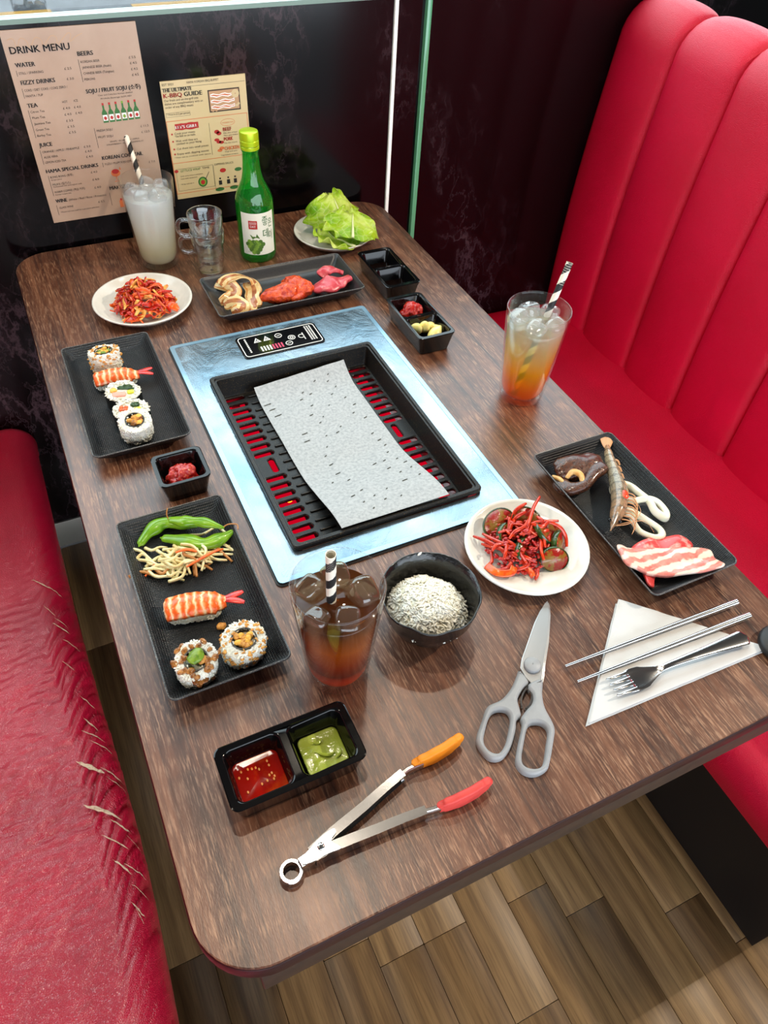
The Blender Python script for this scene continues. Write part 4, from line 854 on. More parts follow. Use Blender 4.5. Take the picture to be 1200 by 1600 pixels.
def straw(label, a, b, r=.0048):
    a, b = Vector(a), Vector(b); n = 16; ln = (b - a).length; nz = 64; q = (b - a).normalized(); Mt = q.to_track_quat('Z', 'Y').to_matrix().to_4x4(); g = G(); v = []; f = []; m = []
    for k in range(nz + 1):
        z = ln * k / nz
        v += [(r * cos(2 * pi * i / n + z / .0135 * pi), r * sin(2 * pi * i / n + z / .0135 * pi), z) for i in range(n)]
    b0 = len(v); v += [((r - .0005) * cos(2 * pi * i / n), (r - .0005) * sin(2 * pi * i / n), z) for z in (ln, ln - .03) for i in range(n)]
    for k in range(nz):
        for i in range(n): j = (i + 1) % n; f.append((k * n + i, k * n + j, (k + 1) * n + j, (k + 1) * n + i)); m.append(0 if (i < n // 2) else 1)
    for i in range(n): j = (i + 1) % n; f.append((nz * n + i, nz * n + j, b0 + j, b0 + i)); m.append(1); f.append((b0 + i, b0 + j, b0 + n + j, b0 + n + i)); m.append(1)
    f.append(tuple(b0 + n + i for i in range(n))); m.append(0)
    g.v = [tuple(Mt @ Vector(p)) for p in v]; g.f = f; g.m = m
    return tag(mk('paper_straw', g, [M['strawk'], M['straww']], None, tuple(a), sharp=50), label, 'straw', 'striped paper straws')
straw('black and cream striped paper straw leaning in the cloudy white drink', (-.104, 1.092, TZ + .0098), (-.1165, 1.240, .940))
straw('black and white striped paper straw slanting through the citrus drink', (.266, .543, TZ + .0098), (.331, .566, .9445))
straw('black and tan striped paper straw standing upright in the iced tea', (-.148, .240, TZ + .0098), (-.1555, .2235, .948))
# stacked shot glasses
def shot(label, z0, handle):
    t = T('shot_glass', label, 'glass', (-.039, 1.052, TZ + z0), 0, 'nested small shot glasses')
    mk('cup', lathe([(.0005, .003), (.0185, .0005), (.0215, .002), (.0225, .008), (.0215, .014), (.0235, .020), (.0255, .040), (.0262, .050), (.0285, .056), (.0292, .072), (.0288, .074), (.0276, .073), (.0268, .056), (.0240, .046), (.0215, .026), (.0190, .019), (.0005, .017)], 40, (False, False)), M['shot'], t, sharp=0)
    if handle: mk('handle', tube(spline([(-.027, .006, .062), (-.036, .008, .064), (-.043, .010, .060), (-.045, .0105, .050), (-.042, .010, .040), (-.033, .008, .036), (-.0255, .006, .038)], 6), .0036, 10), M['shot'], t)
    return t
shot('lower clear shot glass with a handle, bottom of the nested pair', 0, True); shot('upper clear shot glass with a handle nested in another', .030, True)
# green bottle
BX, BY = .055, 1.076
t = T('soju_bottle', 'green glass bottle with lime screw cap and pale grape label at the table end', 'bottle', (BX, BY, TZ)); RB = .0325
prof = [(.0005, .004), (.024, .001), (.030, .0015), (RB - .0005, .006), (RB, .010), (RB, .098), (.0318, .106), (.0285, .116), (.0225, .128), (.0180, .138), (.0155, .150), (.0140, .165), (.0136, .183), (.0152, .185), (.0152, .190), (.0136, .192), (.0134, .200)]
mk('glass_body', lathe(prof, 40, (False, False)), M['btl'], t, sharp=50)
mk('spirit', lathe([(.0005, .007), (RB - .003, .010), (RB - .0025, .098), (.0295, .106), (.0262, .116), (.0205, .127), (.0168, .136), (.0005, .1362)], 40, (False, False)), M['soju'], t)
cap = mk('screw_cap', lathe([(.0150, .1925), (.0156, .193), (.0156, .200), (.0150, .2008), (.0150, .2015), (.0156, .202), (.0156, .211), (.0150, .2135), (.0130, .2145), (.0005, .2146)], 40, (False, False)), M['cap'], t, sharp=30)
mk('cap_ring', lathe([(.0152, .1865), (.0157, .187), (.0157, .1915), (.0152, .192)], 40, (False, False)), M['cap'], t)
A0 = atan2(-.1457 - BY, -.306 - BX) + .12               # the label turned a little to the right
def bend(p, k=.0004): a = A0 + p[0] / RB; return ((RB + k) * cos(a), (RB + k) * sin(a), p[1])
LW = .062
lb_ = mk('label', (lambda vf: vf)(grid(lambda u, v: bend((-LW / 2 + LW * u, .0165 + .075 * v), .0003), 30, 2)), M['label'], t)
def lshape(g, pts, k, m=0):
    P = [Vector((x, z, 0)) for x, z in pts]; g.add(([bend((p.x, p.y), k) for p in P], [tuple(q) for q in tessellate_polygon([P])]), m)
g = G(); gc = random.Random(2)
for r in range(5):
    for i in range(5 - abs(r - 1)):
        cx = -.008 + (i - (4 - abs(r - 1)) / 2) * .0068 + gc.uniform(-.001, .001); cz = .041 - r * .0048; lshape(g, ell(cx, cz, .0040, .0040, 12), .0006 + .0001 * r, (r + i) % 2)
lshape(g, [(-.012, .046), (-.016, .054), (-.006, .050), (-.004, .0555), (.001, .047)], .0006, 1)
mk('grape_print', g, [M['grape'], M['grape2']], lb_, flat=True)
g = G().add(grid(lambda u, v: bend((-.0170 + .0150 * u, .0640 + .0150 * v), .0006), 8, 1)); mk('red_seal', g, M['inkr'], lb_, flat=True)
tm = text_mesh([('GOOD', .0042, .5), ('DAY', .0042, .5), ('좋', .0125, .2), ('은', .0125, .2), ('데', .0125, .2), ('이', .0125, .2), ('16.5%', .0022, 0)])
g1, g2 = G(), G()
for (v, f), (cx, z, wd), gg in zip(tm, [(-.0095, .0727, .0115), (-.0095, .0668, .0095), (.0115, .071, .0105), (.0215, .066, .008), (.0120, .0485, .0105), (.0215, .044, .007), (-.018, .0215, .006)], (g1, g1, g2, g2, g2, g2, g2)):
    x0, x1 = min(p[0] for p in v), max(p[0] for p in v); k = wd / (x1 - x0); gg.add(([bend((cx + (p[0] - (x0 + x1) / 2) * k, z + p[1]), .0009) for p in v], f))
mk('lettering', g1, M['inkw'], lb_, flat=True); mk('lettering', g2, M['inkg'], lb_, flat=True)
# ---------------------------------------------------------------- sushi
PZ = TZ + .0062                                          # floor of a plate
def cyl_pts(R, h, n, rk, el=1.0, top=True, side=True, rin=0):
    o = []
    for _ in range(n):
        a = rk.uniform(0, 2 * pi); c, s = cos(a), sin(a)
        if side and (not top or rk.random() < .55): z = rk.uniform(.0015, h - .001); o.append(((R * c, R * el * s, z), (c, s, 0)))
        else: r = sqrt(rk.uniform((rin / R) ** 2, 1)) * R; o.append(((r * c, r * el * s, h), (0, 0, 1)))
    return o
def nigiri(label, x, y, z, rz, seed, sc=1):
    t = T('prawn_nigiri', label, 'sushi', (x, y, z), rz, 'prawn nigiri'); rk = random.Random(seed)
    L, W, H = .056 * sc, .026 * sc, .019 * sc
    g = G().add(blob((0, 0, H * .5), (L / 2, W / 2, H / 2), .05, 90, 3, seed, None, .6)); pts = []
    for _ in range(420):
        a = rk.uniform(0, 2 * pi); q = rk.uniform(-1, 1); v = Vector([math.copysign(abs(k) ** .6, k) for k in (cos(a) * sqrt(1 - q * q), sin(a) * sqrt(1 - q * q), q)])
        p = (v.x * L / 2, v.y * W / 2, H * .5 + v.z * H / 2)
        if p[2] < H * .8: pts.append((p, v))
    grains(g, pts, .0033, .0012, 0, rk); mk('rice_block', g, M['rice'], t, sharp=0)
    rings = []; NU = 36
    for i in range(NU + 1):
        u = i / NU; X = -L * .50 + L * 1.10 * u; wv = (.0155 * (1 - .12 * abs(2 * u - .7)) if u < .8 else .0155 * (.9 - (u - .8) * 2.4)) * sc; wv *= min(1, (u / .05 + .4)) ** .5
        zt = H * .98 + .003 * sc * sin(pi * min(1, u * 1.15)) - .006 * max(0, u - .75) / .25 + .0010 * abs(sin(u * pi * 6.5)); ring = []
        for k in range(20):
            a = 2 * pi * k / 20; yy = wv * cos(a); dr = .0075 * (abs(cos(a)) ** 2.4) * (1 if u < .82 else .5)
            th = .0042 * sc; ring.append((X, yy, zt - dr + (th if sin(a) > 0 else 0) * abs(sin(a)) ** .6 + .0006 * noise.noise(Vector((X * 300, yy * 300, seed)))))
        rings.append(ring)
    tp = mk('prawn_topping', loft(rings), M['ebi'], t, sharp=0)
    g = G(); xe = L * .585
    for s in (-1, 1):
        pth = [(xe - .004, s * .001, H * .86), (xe + .004, s * .002, H * .88), (xe + .012, s * .0042, H * .86), (xe + .020, s * .0075, H * .80)]
        g.add(ribbon(spline(pth, 5), lambda q: .0035 + .0045 * sin(pi * min(1, q * .9)) * (1 if q < .93 else .6), .0016, 0, 8))
    mk('tail', g, M['tail'], tp, sharp=0); return t
nigiri('prawn nigiri with orange striped topping on the far left plate', -.258, .779, PZ, -.10, 3)
nigiri('prawn nigiri with red tail on the near left plate below the bean sprouts', -.264, .350, PZ, -.20, 8, 1.05)
def fill(g, x, y, w_, d, h, z, rz, m, r=.002): g.add(bbox(w_, d, h, r, .0012), m, TM((x, y, z), (0, 0, rz)))
def futo(label, x, y, rz, fills, tilt, seed):
    t = T('futomaki', label, 'sushi', (x, y, PZ + .004), rz, 'seaweed rolls with bright fillings'); t.rotation_euler = (tilt[0], tilt[1], rz); rk = random.Random(seed)
    R, h, el = .0245, .024, .86
    E_ = lambda r, z: [(r * cos(2 * pi * i / 40), r * el * sin(2 * pi * i / 40) + .0006 * sin(i), z) for i in range(40)]
    mk('nori_wrap', loft([E_(R - .001, 0), E_(R, .001), E_(R, h - .0012), E_(R - .0006, h - .0002), E_(R - .0012, h - .001)], (True, False)), M['nori'], t)
    g = G().add(loft([E_(R - .0012, h - .004), E_(R - .0014, h - .0004), E_(.001, h - .0004)], (False, True))); pts = []
    for _ in range(230):
        a = rk.uniform(0, 2 * pi); r = rk.uniform(.68, .95) * R; pts.append(((r * cos(a), r * el * sin(a), h + .0002), (0, 0, 1)))
    grains(g, pts, .0026, .0010, 0, rk, .4); mk('rice_ring', g, M['rice'], t, sharp=0)
    for nm, (fx, fy, fw, fd, m, rz2) in fills: 
        g = G()
        if m == 'dgreen':
            for _ in range(14): g.add(ribbon(spline([(fx + rk.uniform(-.5, .5) * fw, fy + rk.uniform(-.5, .5) * fd, h + rk.uniform(-.001, .0012)) for _ in range(3)], 4), .0032, .0012, rk.uniform(-1, 1), 6))
        elif m == 'carrot':
            for k in range(4): g.add(bbox(fw * .42, fd * .42, .003, .001, .0006, h - .0016, 2), 0, TM((fx + (k % 2 - .5) * fw * .5, fy + (k // 2 - .5) * fd * .5, rk.uniform(0, .0008)), (0, 0, rk.uniform(-.4, .4))))
        else: g.add(bbox(fw, fd, .0042, .0022, .001, h - .0026), 0, TM((fx, fy, 0), (0, 0, rz2)))
        mk(nm, g, M[m], t, sharp=50)
futo('seaweed roll with pink crab filling, just below the prawn nigiri', -.2555, .7285, -.35, [('crab_stick', (-.004, -.0065, .018, .0085, 'crab', .15)), ('egg', (-.0125, .001, .009, .007, 'egg', .6)), ('spinach', (.003, .0075, .022, .008, 'dgreen', 0)), ('radish', (.0105, -.001, .009, .007, 'yradish', .3))], (.12, .04), 4)
futo('seaweed roll with white crab filling and green centre, second from the near end', -.2535, .6855, -.3, [('crab_stick', (-.001, -.006, .012, .010, 'whitecrab', .1)), ('carrot', (-.0095, .002, .012, .010, 'carrot', .6)), ('spinach', (.005, .0085, .012, .008, 'dgreen', 0)), ('radish', (.0095, -.001, .009, .010, 'yradish', .3))], (.12, .02), 6)
def uramaki(label, x, y, rz, tilt, seed, R=.0215, h=.030, mats=('crumb',), inner='crumb', bits=True, el=.95, sauce=False, chunk=None):
    t = T('rice_roll', label, 'sushi', (x, y, PZ + abs(sin(tilt[0])) * R * .7), rz, 'inside-out rice rolls'); t.rotation_euler = (tilt[0], tilt[1], rz); rk = random.Random(seed)
    Ew = lambda r, z: [(r * cos(2 * pi * i / 36), r * el * sin(2 * pi * i / 36), z) for i in range(36)]
    ri = R * .52
    g = G().add(loft([Ew(R - .003, 0), Ew(R - .001, .002), Ew(R - .001, h - .003), Ew(R - .004, h - .0008), Ew(ri + .001, h - .001), Ew(ri, h - .006), Ew(.002, h - .006)], (True, True)))
    pts = cyl_pts(R - .0012, h - .0012, 620, rk, el, True, True, ri + .0005); grains(g, pts, .0031, .0012, 0, rk); mk('rice_coat', g, M['rice'], t, sharp=0)
    mk('nori_ring', loft([Ew(ri + .0008, h - .007), Ew(ri + .0012, h + .0006), Ew(ri - .0002, h + .0006), Ew(ri - .0006, h - .007)], (False, False)), M['nori'], t)
    g = G()
    for k, m in enumerate(mats):
        for i in range(7 if len(mats) > 1 else 13):
            a = rk.uniform(0, 2 * pi); r = ri * .75 * sqrt(rk.random()); g.add(blob((r * cos(a), r * el * sin(a) , h - .0035 + rk.uniform(0, .0032)), (rk.uniform(.003, .0048), rk.uniform(.0026, .004), .003), .22, 260, 2, seed + i + 20 * k), k)
    if chunk: g = G().add(blob((.0015, .002, h + .0005), (.0092, .0074, .0052), .28, 110, 4, seed), 0).add(blob((.004, -.005, h - .001), (.005, .004, .004), .2, 110, 3, seed + 2), 1)
    mk('filling', g, [M[m] for m in mats], t, sharp=0)
    if bits:
        g = G()
        for p, n in cyl_pts(R + .0002, h, 90 if not sauce else 40, rk, el, True, True, ri):
            if sauce: g.add(blob(p, (rk.uniform(.002, .0042), rk.uniform(.002, .0042), .0016), .35, 300, 3, rk.uniform(0, 99)))
            else: g.add(blob(p, (rk.uniform(.0008, .0026), rk.uniform(.0008, .0022), rk.uniform(.0006, .0016)), .4, 500, 2, rk.uniform(0, 99)))
        o = mk('crumb_coat' if not sauce else 'sauce_drizzle', g, M['eelsauce' if sauce else 'crumb'], t, sharp=0); o['kind'] = 'stuff'
    return t
uramaki('rice roll coated in golden crumbs at the far end of the left plate', -.262, .823, .2, (-.12, .05), 12, .0225, .028, ('egg', 'avocado', 'crumb'), el=.9)
uramaki('plain white rice roll with fried filling at the near end of the row', -.2545, .6605, -.2, (.26, .05), 15, .0215, .031, ('crumb', 'egg', 'eelsauce'), bits=False, el=.92)
uramaki('avocado rice roll drizzled with brown sauce, left of the near pair', -.2805, .279, .5, (.22, -.1), 17, .0215, .033, ('avocado', 'crumb'), sauce=True, el=.95, chunk=True)
uramaki('rice roll with crispy brown crumb filling, right of the near pair', -.2305, .283, .1, (.14, .05), 19, .0235, .027, ('crumb', 'egg', 'crumb'), el=.92)
tag(mk('stray_crumb', blob((0, 0, .003), (.0052, .0040, .0034), .25, 220, 3, 4), M['crumb'], None, (-.243, .321, PZ)), 'stray brown crispy crumb beside the right rice roll', 'crumb')
# ---------------------------------------------------------------- green pods and bean sprouts
def pod(label, pts, w_, seed, z=0):
    P = spline([(x, y, PZ + z + zz) for x, y, zz in pts], 8); n = len(P) - 1
    prof = lambda q: max(.0009, w_ * (sin(pi * min(1, max(0, q)) ** .9) ** .55) * (1 + .16 * cos(q * pi * 5.6)) * (1 if .04 < q < .96 else .45))
    v = tube(P, lambda q: prof(q), 14, flat=.62); o = mk('edamame_pod', v, M['edamame'], None, sharp=0)
    s = mk('seam', tube([p + Vector((0, 0, prof(i / n) * .60)) for i, p in enumerate(P)], .0006, 6), M['edamame'], o); return tag(o, label, 'bean pod', 'green soybean pods')
pod('longest green soybean pod, curving along the far side of the bean sprouts', [(-.298, .464, .004), (-.282, .478, .007), (-.262, .484, .009), (-.238, .472, .010), (-.226, .462, .010)], .0092, 1)
pod('slim green soybean pod lying on top of the other two', [(-.257, .478, .018), (-.242, .466, .022), (-.222, .456, .022), (-.201, .441, .018)], .0076, 2)
pod('nearest green soybean pod lying against the bean sprouts, tip on the plate rim', [(-.272, .466, .006), (-.252, .450, .010), (-.230, .434, .010), (-.208, .434, .010), (-.190, .437, .014)], .0100, 3)
rk = random.Random(21); g = G()
for i in range(64):
    cx, cy = -.252 + rk.gauss(0, .021), .424 + rk.gauss(0, .011); a = rk.gauss(-.55, .55); l = rk.uniform(.012, .024); cz = PZ + .003 + .014 * exp(-((cx + .252) ** 2 / .0007 + (cy - .424) ** 2 / .00022)) * rk.uniform(.3, 1); c = rk.uniform(-.011, .011)
    pth = [(cx - l * cos(a), cy - l * sin(a), max(PZ + .0025, cz - .002)), (cx - l * .3 * cos(a) + c * sin(a), cy - l * .3 * sin(a) - c * cos(a), cz + .002), (cx + l * .4 * cos(a) + c * .6 * sin(a), cy + l * .4 * sin(a), cz + .001), (cx + l * cos(a), cy + l * sin(a), max(PZ + .0025, cz - .003))]
    g.add(tube(spline(pth, 5), lambda q: .0021 * (1 - .35 * q), 7), 0 if rk.random() < .82 else 1)
tag(mk('bean_sprouts', g, [M['sprout'], M['sprout2']], sharp=0), 'tangle of glossy pale bean sprouts on the near left plate', 'bean sprouts', kind='stuff')
for lab, pth in (('carrot sliver lying across the bean sprouts', [(-.256, .405, .014), (-.238, .408, .017), (-.222, .412, .017), (-.211, .416, .012)]), ('short carrot sliver at the left edge of the bean sprouts', [(-.301, .419, .003), (-.294, .424, .005), (-.287, .427, .008)]), ('small carrot shred on top of the bean sprouts', [(-.262, .426, .019), (-.250, .424, .021), (-.240, .419, .018)])):
    tag(mk('carrot_sliver', ribbon(spline([(x, y, PZ + z) for x, y, z in pth], 5), lambda q: .0040 * (1 - .5 * abs(2 * q - 1)), .0022), M['carrot'], sharp=50), lab, 'carrot', 'carrot slivers in the bean sprouts')
for lab, pth in (('thin loose sprout tail standing up behind the green pods', [(-.2555, .482, .008), (-.257, .487, .018), (-.254, .492, .024)]), ('thin curled root tail on the plate rim right of the pods', [(-.206, .442, .016), (-.196, .444, .019), (-.186, .440, .019), (-.187, .433, .018)])):
    tag(mk('sprout_tail', tube(spline([(x, y, PZ + z) for x, y, z in pth], 5), .0008, 6), M['sprout2'], sharp=0), lab, 'sprout')
# ---------------------------------------------------------------- kimchi
rk = random.Random(31); g = G(); kx, ky = -.175, .966; mats3 = [M['kred'], M['kor'], M['kyel']]
def kmound(x, y): r = ((x) / .046) ** 2 + ((y) / .056) ** 2; return max(0, .042 * (1 - r)) 
ax = Vector((.55, .83, 0))
for i in range(230):
    a, r = rk.uniform(0, 2 * pi), sqrt(rk.random()) * .95; lx, ly = .046 * r * cos(a), .050 * r * sin(a); z = kmound(lx, ly) * rk.uniform(.5, 1.02) + .003; d = rk.uniform(0, pi); l = rk.uniform(.006, .015); wv = rk.uniform(.003, .009)
    pth = [(lx + l * k * cos(d) + rk.uniform(-.003, .003), ly + l * k * sin(d) + rk.uniform(-.003, .003), max(.0045, z + rk.uniform(-.004, .004) - abs(k) * .003)) for k in (-1, -.35, .3, 1)]
    g.add(ribbon(spline(pth, 4), lambda q: wv * (.5 + .5 * sin(pi * q)), rk.uniform(.0012, .0026), rk.uniform(-1.2, 1.2), 8), rk.choices((0, 1, 2), (.40, .38, .22))[0])
tag(mk('shredded_kimchi', g, mats3, None, (kx, ky, PZ), sharp=0), 'mound of shredded red kimchi on the far left white plate', 'kimchi', kind='stuff')
for lab, pth, w_, m in (('pale kimchi cabbage piece on top of the red mound', [(-.012, -.010, .026), (.000, -.014, .031), (.012, -.018, .028)], .017, 2), ('long orange kimchi leaf at the upper left of the mound', [(-.040, .020, .006), (-.030, .010, .014), (-.022, .000, .018)], .011, 1), ('curled orange kimchi piece at the right of the mound', [(.028, -.028, .012), (.038, -.034, .015), (.046, -.040, .008)], .014, 1), ('orange kimchi stalk at the lower left of the mound', [(-.036, -.036, .006), (-.026, -.042, .010), (-.014, -.044, .008)], .012, 1), ('red kimchi leaf at the top of the mound', [(.004, .030, .016), (.014, .022, .024), (.022, .010, .022)], .014, 0), ('ochre kimchi stalk at the front of the mound', [(-.020, -.030, .014), (-.008, -.034, .018), (.004, -.038, .013)], .009, 2)):
    tag(mk('kimchi_cabbage', ribbon(spline(pth, 6), lambda q, w_=w_: w_ * (.55 + .45 * sin(pi * q)), .003, .5), mats3[m], None, (kx, ky, PZ), sharp=0), lab, 'kimchi', 'larger kimchi cabbage pieces')
# ---------------------------------------------------------------- grill meats at the back
def strip(name, label, cat, pth, w_, th, mat, group, roll=0, z=PZ, end=.5):
    P = spline([(x, y, z + zz) for x, y, zz in pth], 9)
    return tag(mk(name, ribbon(P, (lambda q: w_ * (end + (1 - end) * min(1, 5 * q, 5 * (1 - q)))), th, roll, 12), mat, sharp=0), label, cat, group)
PG = 'marinated pork strips on the long black plate'
def strip2(label, pth, w_, th, roll, end=.6):
    P = spline([(x, y, PZ + zz) for x, y, zz in pth], 9); n = 40; vf = ribbon(P, (lambda q: w_ * (end + (1 - end) * min(1, 5 * q, 5 * (1 - q))) * (1 + .10 * sin(q * 23))), th, roll, n); g = G().add(vf)
    for i in range(len(g.f)):
        k = i % n; c = cos(2 * pi * (k + .5) / n) + .12 * sin(i // n * .16); g.m[i] = 1 if -.30 < c < .12 else (2 if .62 < c < .86 or c < -.86 else 0)
    return tag(mk('pork_strip', g, [M['porkfat'], M['porkmeat'], M['porktan']], sharp=0), label, 'meat', PG)
strip2('folded pork strip nearest the left end of the long plate', [(-0.0578, 1.0007, 0.004), (-0.0454, 0.9779, 0.009), (-0.0303, 0.9607, 0.012), (-0.0295, 0.9437, 0.01), (-0.0446, 0.9323, 0.007), (-0.0602, 0.9294, 0.005)], .019 * 1.15, .0036, lambda q: .9 * sin(q * 5))
strip2('pork strip looping over the back of the pile near the shot glasses', [(-0.0458, 0.9701, 0.01), (-0.0328, 0.9728, 0.018), (-0.0105, 0.966, 0.022), (0.0053, 0.9547, 0.018), (0.0071, 0.9427, 0.01), (-0.0033, 0.9288, 0.006)], .018 * 1.15, .0036, lambda q: .7 * cos(q * 6))
strip2('pork strip curled round at the lower left of the plate', [(-0.0565, 0.9165, 0.006), (-0.0445, 0.91, 0.012), (-0.0312, 0.8967, 0.014), (-0.0389, 0.888, 0.01), (-0.052, 0.8905, 0.007)], .020 * 1.15, .0036, lambda q: .8 * sin(q * 4 + 1))
strip2('broad pork strip beside the orange chicken with a torn brown end', [(0.001, 0.962, 0.01), (-0.0029, 0.9331, 0.014), (-0.0101, 0.91, 0.012), (-0.0119, 0.8935, 0.007), (-0.009, 0.8905, 0.007)], .023 * 1.15, .0036, lambda q: .4 * sin(q * 5), end=.8)
for lab, c, s, e, sd in (('long orange marinated chicken piece in the middle of the plate', (0.0481, 0.9022, 0.014), (.041, .0170, .0155), (0, -.05, -.02), 1), ('orange marinated chicken piece lying across the back', (0.0702, 0.9141, 0.016), (.030, .016, .016), (0, .1, -.75), 2), ('small orange chicken piece at the front of the plate', (.0600, .8880, .0125), (.013, .0075, .0065), (0, 0, .2), 3)):
    k = 1.0; tag(mk('chicken_piece', blob((0, 0, 0), s, .26, 42, 5, sd, -s[2] * .75, 1, None), M['chick'], None, (c[0], c[1], PZ + c[2] - .001), sharp=0, rz=e[2]), lab, 'meat', 'orange marinated chicken')
for lab, pth, w_, th, ro in (('large raw pink beef slice folded at the right end of the plate', [(.098, .912, .006), (.112, .905, .013), (.128, .902, .016), (.144, .908, .012), (.164, .912, .013)], .034, .0095, lambda q: .5 * sin(q * 4 - .5)), ('small raw beef slice behind the large one', [(.120, .936, .012), (.132, .940, .018), (.146, .938, .018), (.160, .932, .013)], .024, .008, lambda q: .4 * cos(q * 4))):
    vf = ribbon(spline([(x, y, PZ + z) for x, y, z in pth], 10), lambda q, w_=w_: w_ * (.55 + .45 * sin(pi * min(1, q * 1.1 + .05)) ** .6) * (1 + .08 * sin(q * 19)), th, ro, 18); v = [tuple(Vector(p) + Vector((0, 0, 1)) * .0028 * noise.noise(Vector(p) * 80)) for p in vf[0]]
    tag(mk('beef_slice', (v, vf[1]), M['beef'], sharp=0), lab, 'meat', 'raw beef slices')
# ---------------------------------------------------------------- pastes, garlic
def paste(label, x, y, s, seed, z):
    g = G().add(blob((0, 0, 0), s, .30, 75, 5, seed, -s[2] * .5)); rk = random.Random(seed)
    for _ in range(34):
        a, b = rk.uniform(0, 2 * pi), rk.uniform(.05, .9); g.add(blob((s[0] * .9 * cos(a) * b, s[1] * .9 * sin(a) * b, s[2] * sqrt(1 - b * b) * .95), (.0022, .0016, .0014), .3, 300, 2, rk.uniform(0, 50)))
    o = mk('chilli_paste', g, M['paste'], None, (x, y, TZ + z + s[2] * .5), sharp=0); return tag(o, label, 'paste', 'dollops of red chilli paste')
paste('dollop of red chilli paste in the far half of the garlic dish', .214, .777, (.0175, .0165, .017), 3, .0115)
paste('red chilli paste dollop in the small single dish', -.222, .550, (.0195, .0175, .015), 5, .0105)
tag(mk('paste_fleck', blob((0, 0, 0), (.004, .0045, .003), .2, 90, 3, 2), M['paste'], None, (-.223, .5728, TZ + .0165)), 'small fleck of chilli paste stuck high on the wall of the single dish', 'paste')
for lab, x, y, z, e, k in (('tall garlic clove at the left of the dish', .198, .729, .014, (.55, .9, 1.4), 1.15), ('upright garlic clove beside the tall one', .212, .727, .015, (.3, 1.1, 1.2), 1.05), ('small garlic clove at the back of the pile', .226, .731, .013, (.1, .5, .5), .85), ('smallest garlic clove at the right end', .235, .722, .011, (.2, .3, -.6), .75), ('broad cut garlic clove at the front', .222, .709, .013, (.2, -.4, .5), 1.15)):
    v, f = ico(4); o = []
    for p in v: q = Vector(p); tp = 1 - .45 * max(0, q.x) ** 1.5 - .1 * max(0, -q.x); o.append((q.x * .0150 * k, q.y * .0088 * k * tp, q.z * .0080 * k * tp * (1 if q.z > 0 else .75) + .0015 * q.x ** 2))
    g = G().add((o, f), 0, TM((0, 0, 0), e)); c = mk('garlic_clove', g, M['garlic'], None, (x, y, TZ + z + .007), sharp=0); tag(c, lab + ' of red paste', 'garlic', 'peeled garlic cloves')
# ---------------------------------------------------------------- lettuce
def leaf(label, c, s, rz, tilt, seed, cup=.55, ruff=.007):
    def fn(u, v):
        a = (u - .5) * 2; b = v; w_ = s[0] * (sin(pi * min(1, .10 + .86 * b)) ** .6) * 1.0; x = a * w_; y = (b - .45) * s[1] * 2 * (1 - .10 * a * a)
        e = max(abs(a), max(0, 2 * b - 1)) ** 3; z = cup * (x * x / s[0]) * 1.1 + .25 * cup * y * y / s[1] + ruff * e * (noise.noise(Vector((a * 2.6 + seed, b * 4.2, seed))) * 1.6 + .5 * sin(b * 22 + a * 7 + seed)) + .004 * noise.noise(Vector((x * 55, y * 55, seed)))
        z += .002 * exp(-(a / .08) ** 2)
        return (x + ruff * .5 * e * sin(b * 19 + seed), y + ruff * .4 * e * cos(a * 15 + seed), z)
    o = mk('lettuce_leaf', sheet(fn, 44, 44, .0007), M['lettuce'], None, c, sharp=0); o.rotation_euler = (*tilt, rz)
    mk('midrib', tube([(0, (b / 12 - .45) * s[1] * 2, fn(.5, b / 12)[2] + .0005) for b in range(0, 10)], lambda q: .0024 * (1 - q) + .0005, 8), M['kyel'] if False else M['sproutrib'], o, sharp=0)
    return tag(o, label, 'lettuce', 'lettuce leaves on a white plate')
M['sproutrib'] = plain('pale_leaf_rib', S(226, 232, 176), .35)
leaf('dark frilly lower lettuce leaf resting on the plate', (.200, 1.045, TZ + .016), (.050, .042), .5, (.10, .05), 2.1, .35)
leaf('large front lettuce leaf cupped downward over the plate edge', (.226, 1.042, TZ + .044), (.052, .038), -.35, (.28, .20), 5.3, -.25, .008)
leaf('tall back lettuce leaf curling up at the corner of the table', (.218, 1.092, TZ + .050), (.056, .036), .1, (.62, .06), 8.7, -.45, .010)
# ---------------------------------------------------------------- cucumber salad
CG = 'spicy cucumber slices'; cs = [((0.1048, 0.3238, 0.016), (0.35, -0.35, 0.3)), ((0.1371, 0.3173, 0.018), (0.9, 0.2, -0.4)), ((0.1468, 0.2866, 0.02), (0.35, 0.45, 0.2)), ((0.1128, 0.2769, 0.013), (1.0, 0.1, 0.5)), ((0.1387, 0.2536, 0.011), (0.9, 0.2, -0.3)), ((0.1585, 0.2714, 0.012), (1.1, 0.3, 0.5)), ((0.1032, 0.3042, 0.012), (0.9, -0.3, 0.9)), ((0.1298, 0.3001, 0.012), (0.2, -0.1, 0))]
cl = ('round cucumber slice at the upper left of the salad', 'upright cucumber slice under the carrots at the back of the salad', 'large curved cucumber slice on the right side of the salad', 'cucumber chunk in the middle front of the salad', 'flat cucumber slice at the lower right of the salad', 'cucumber slice at the right edge below the large curved one', 'dark cucumber end piece left of centre', 'cucumber slice buried in the centre of the salad')
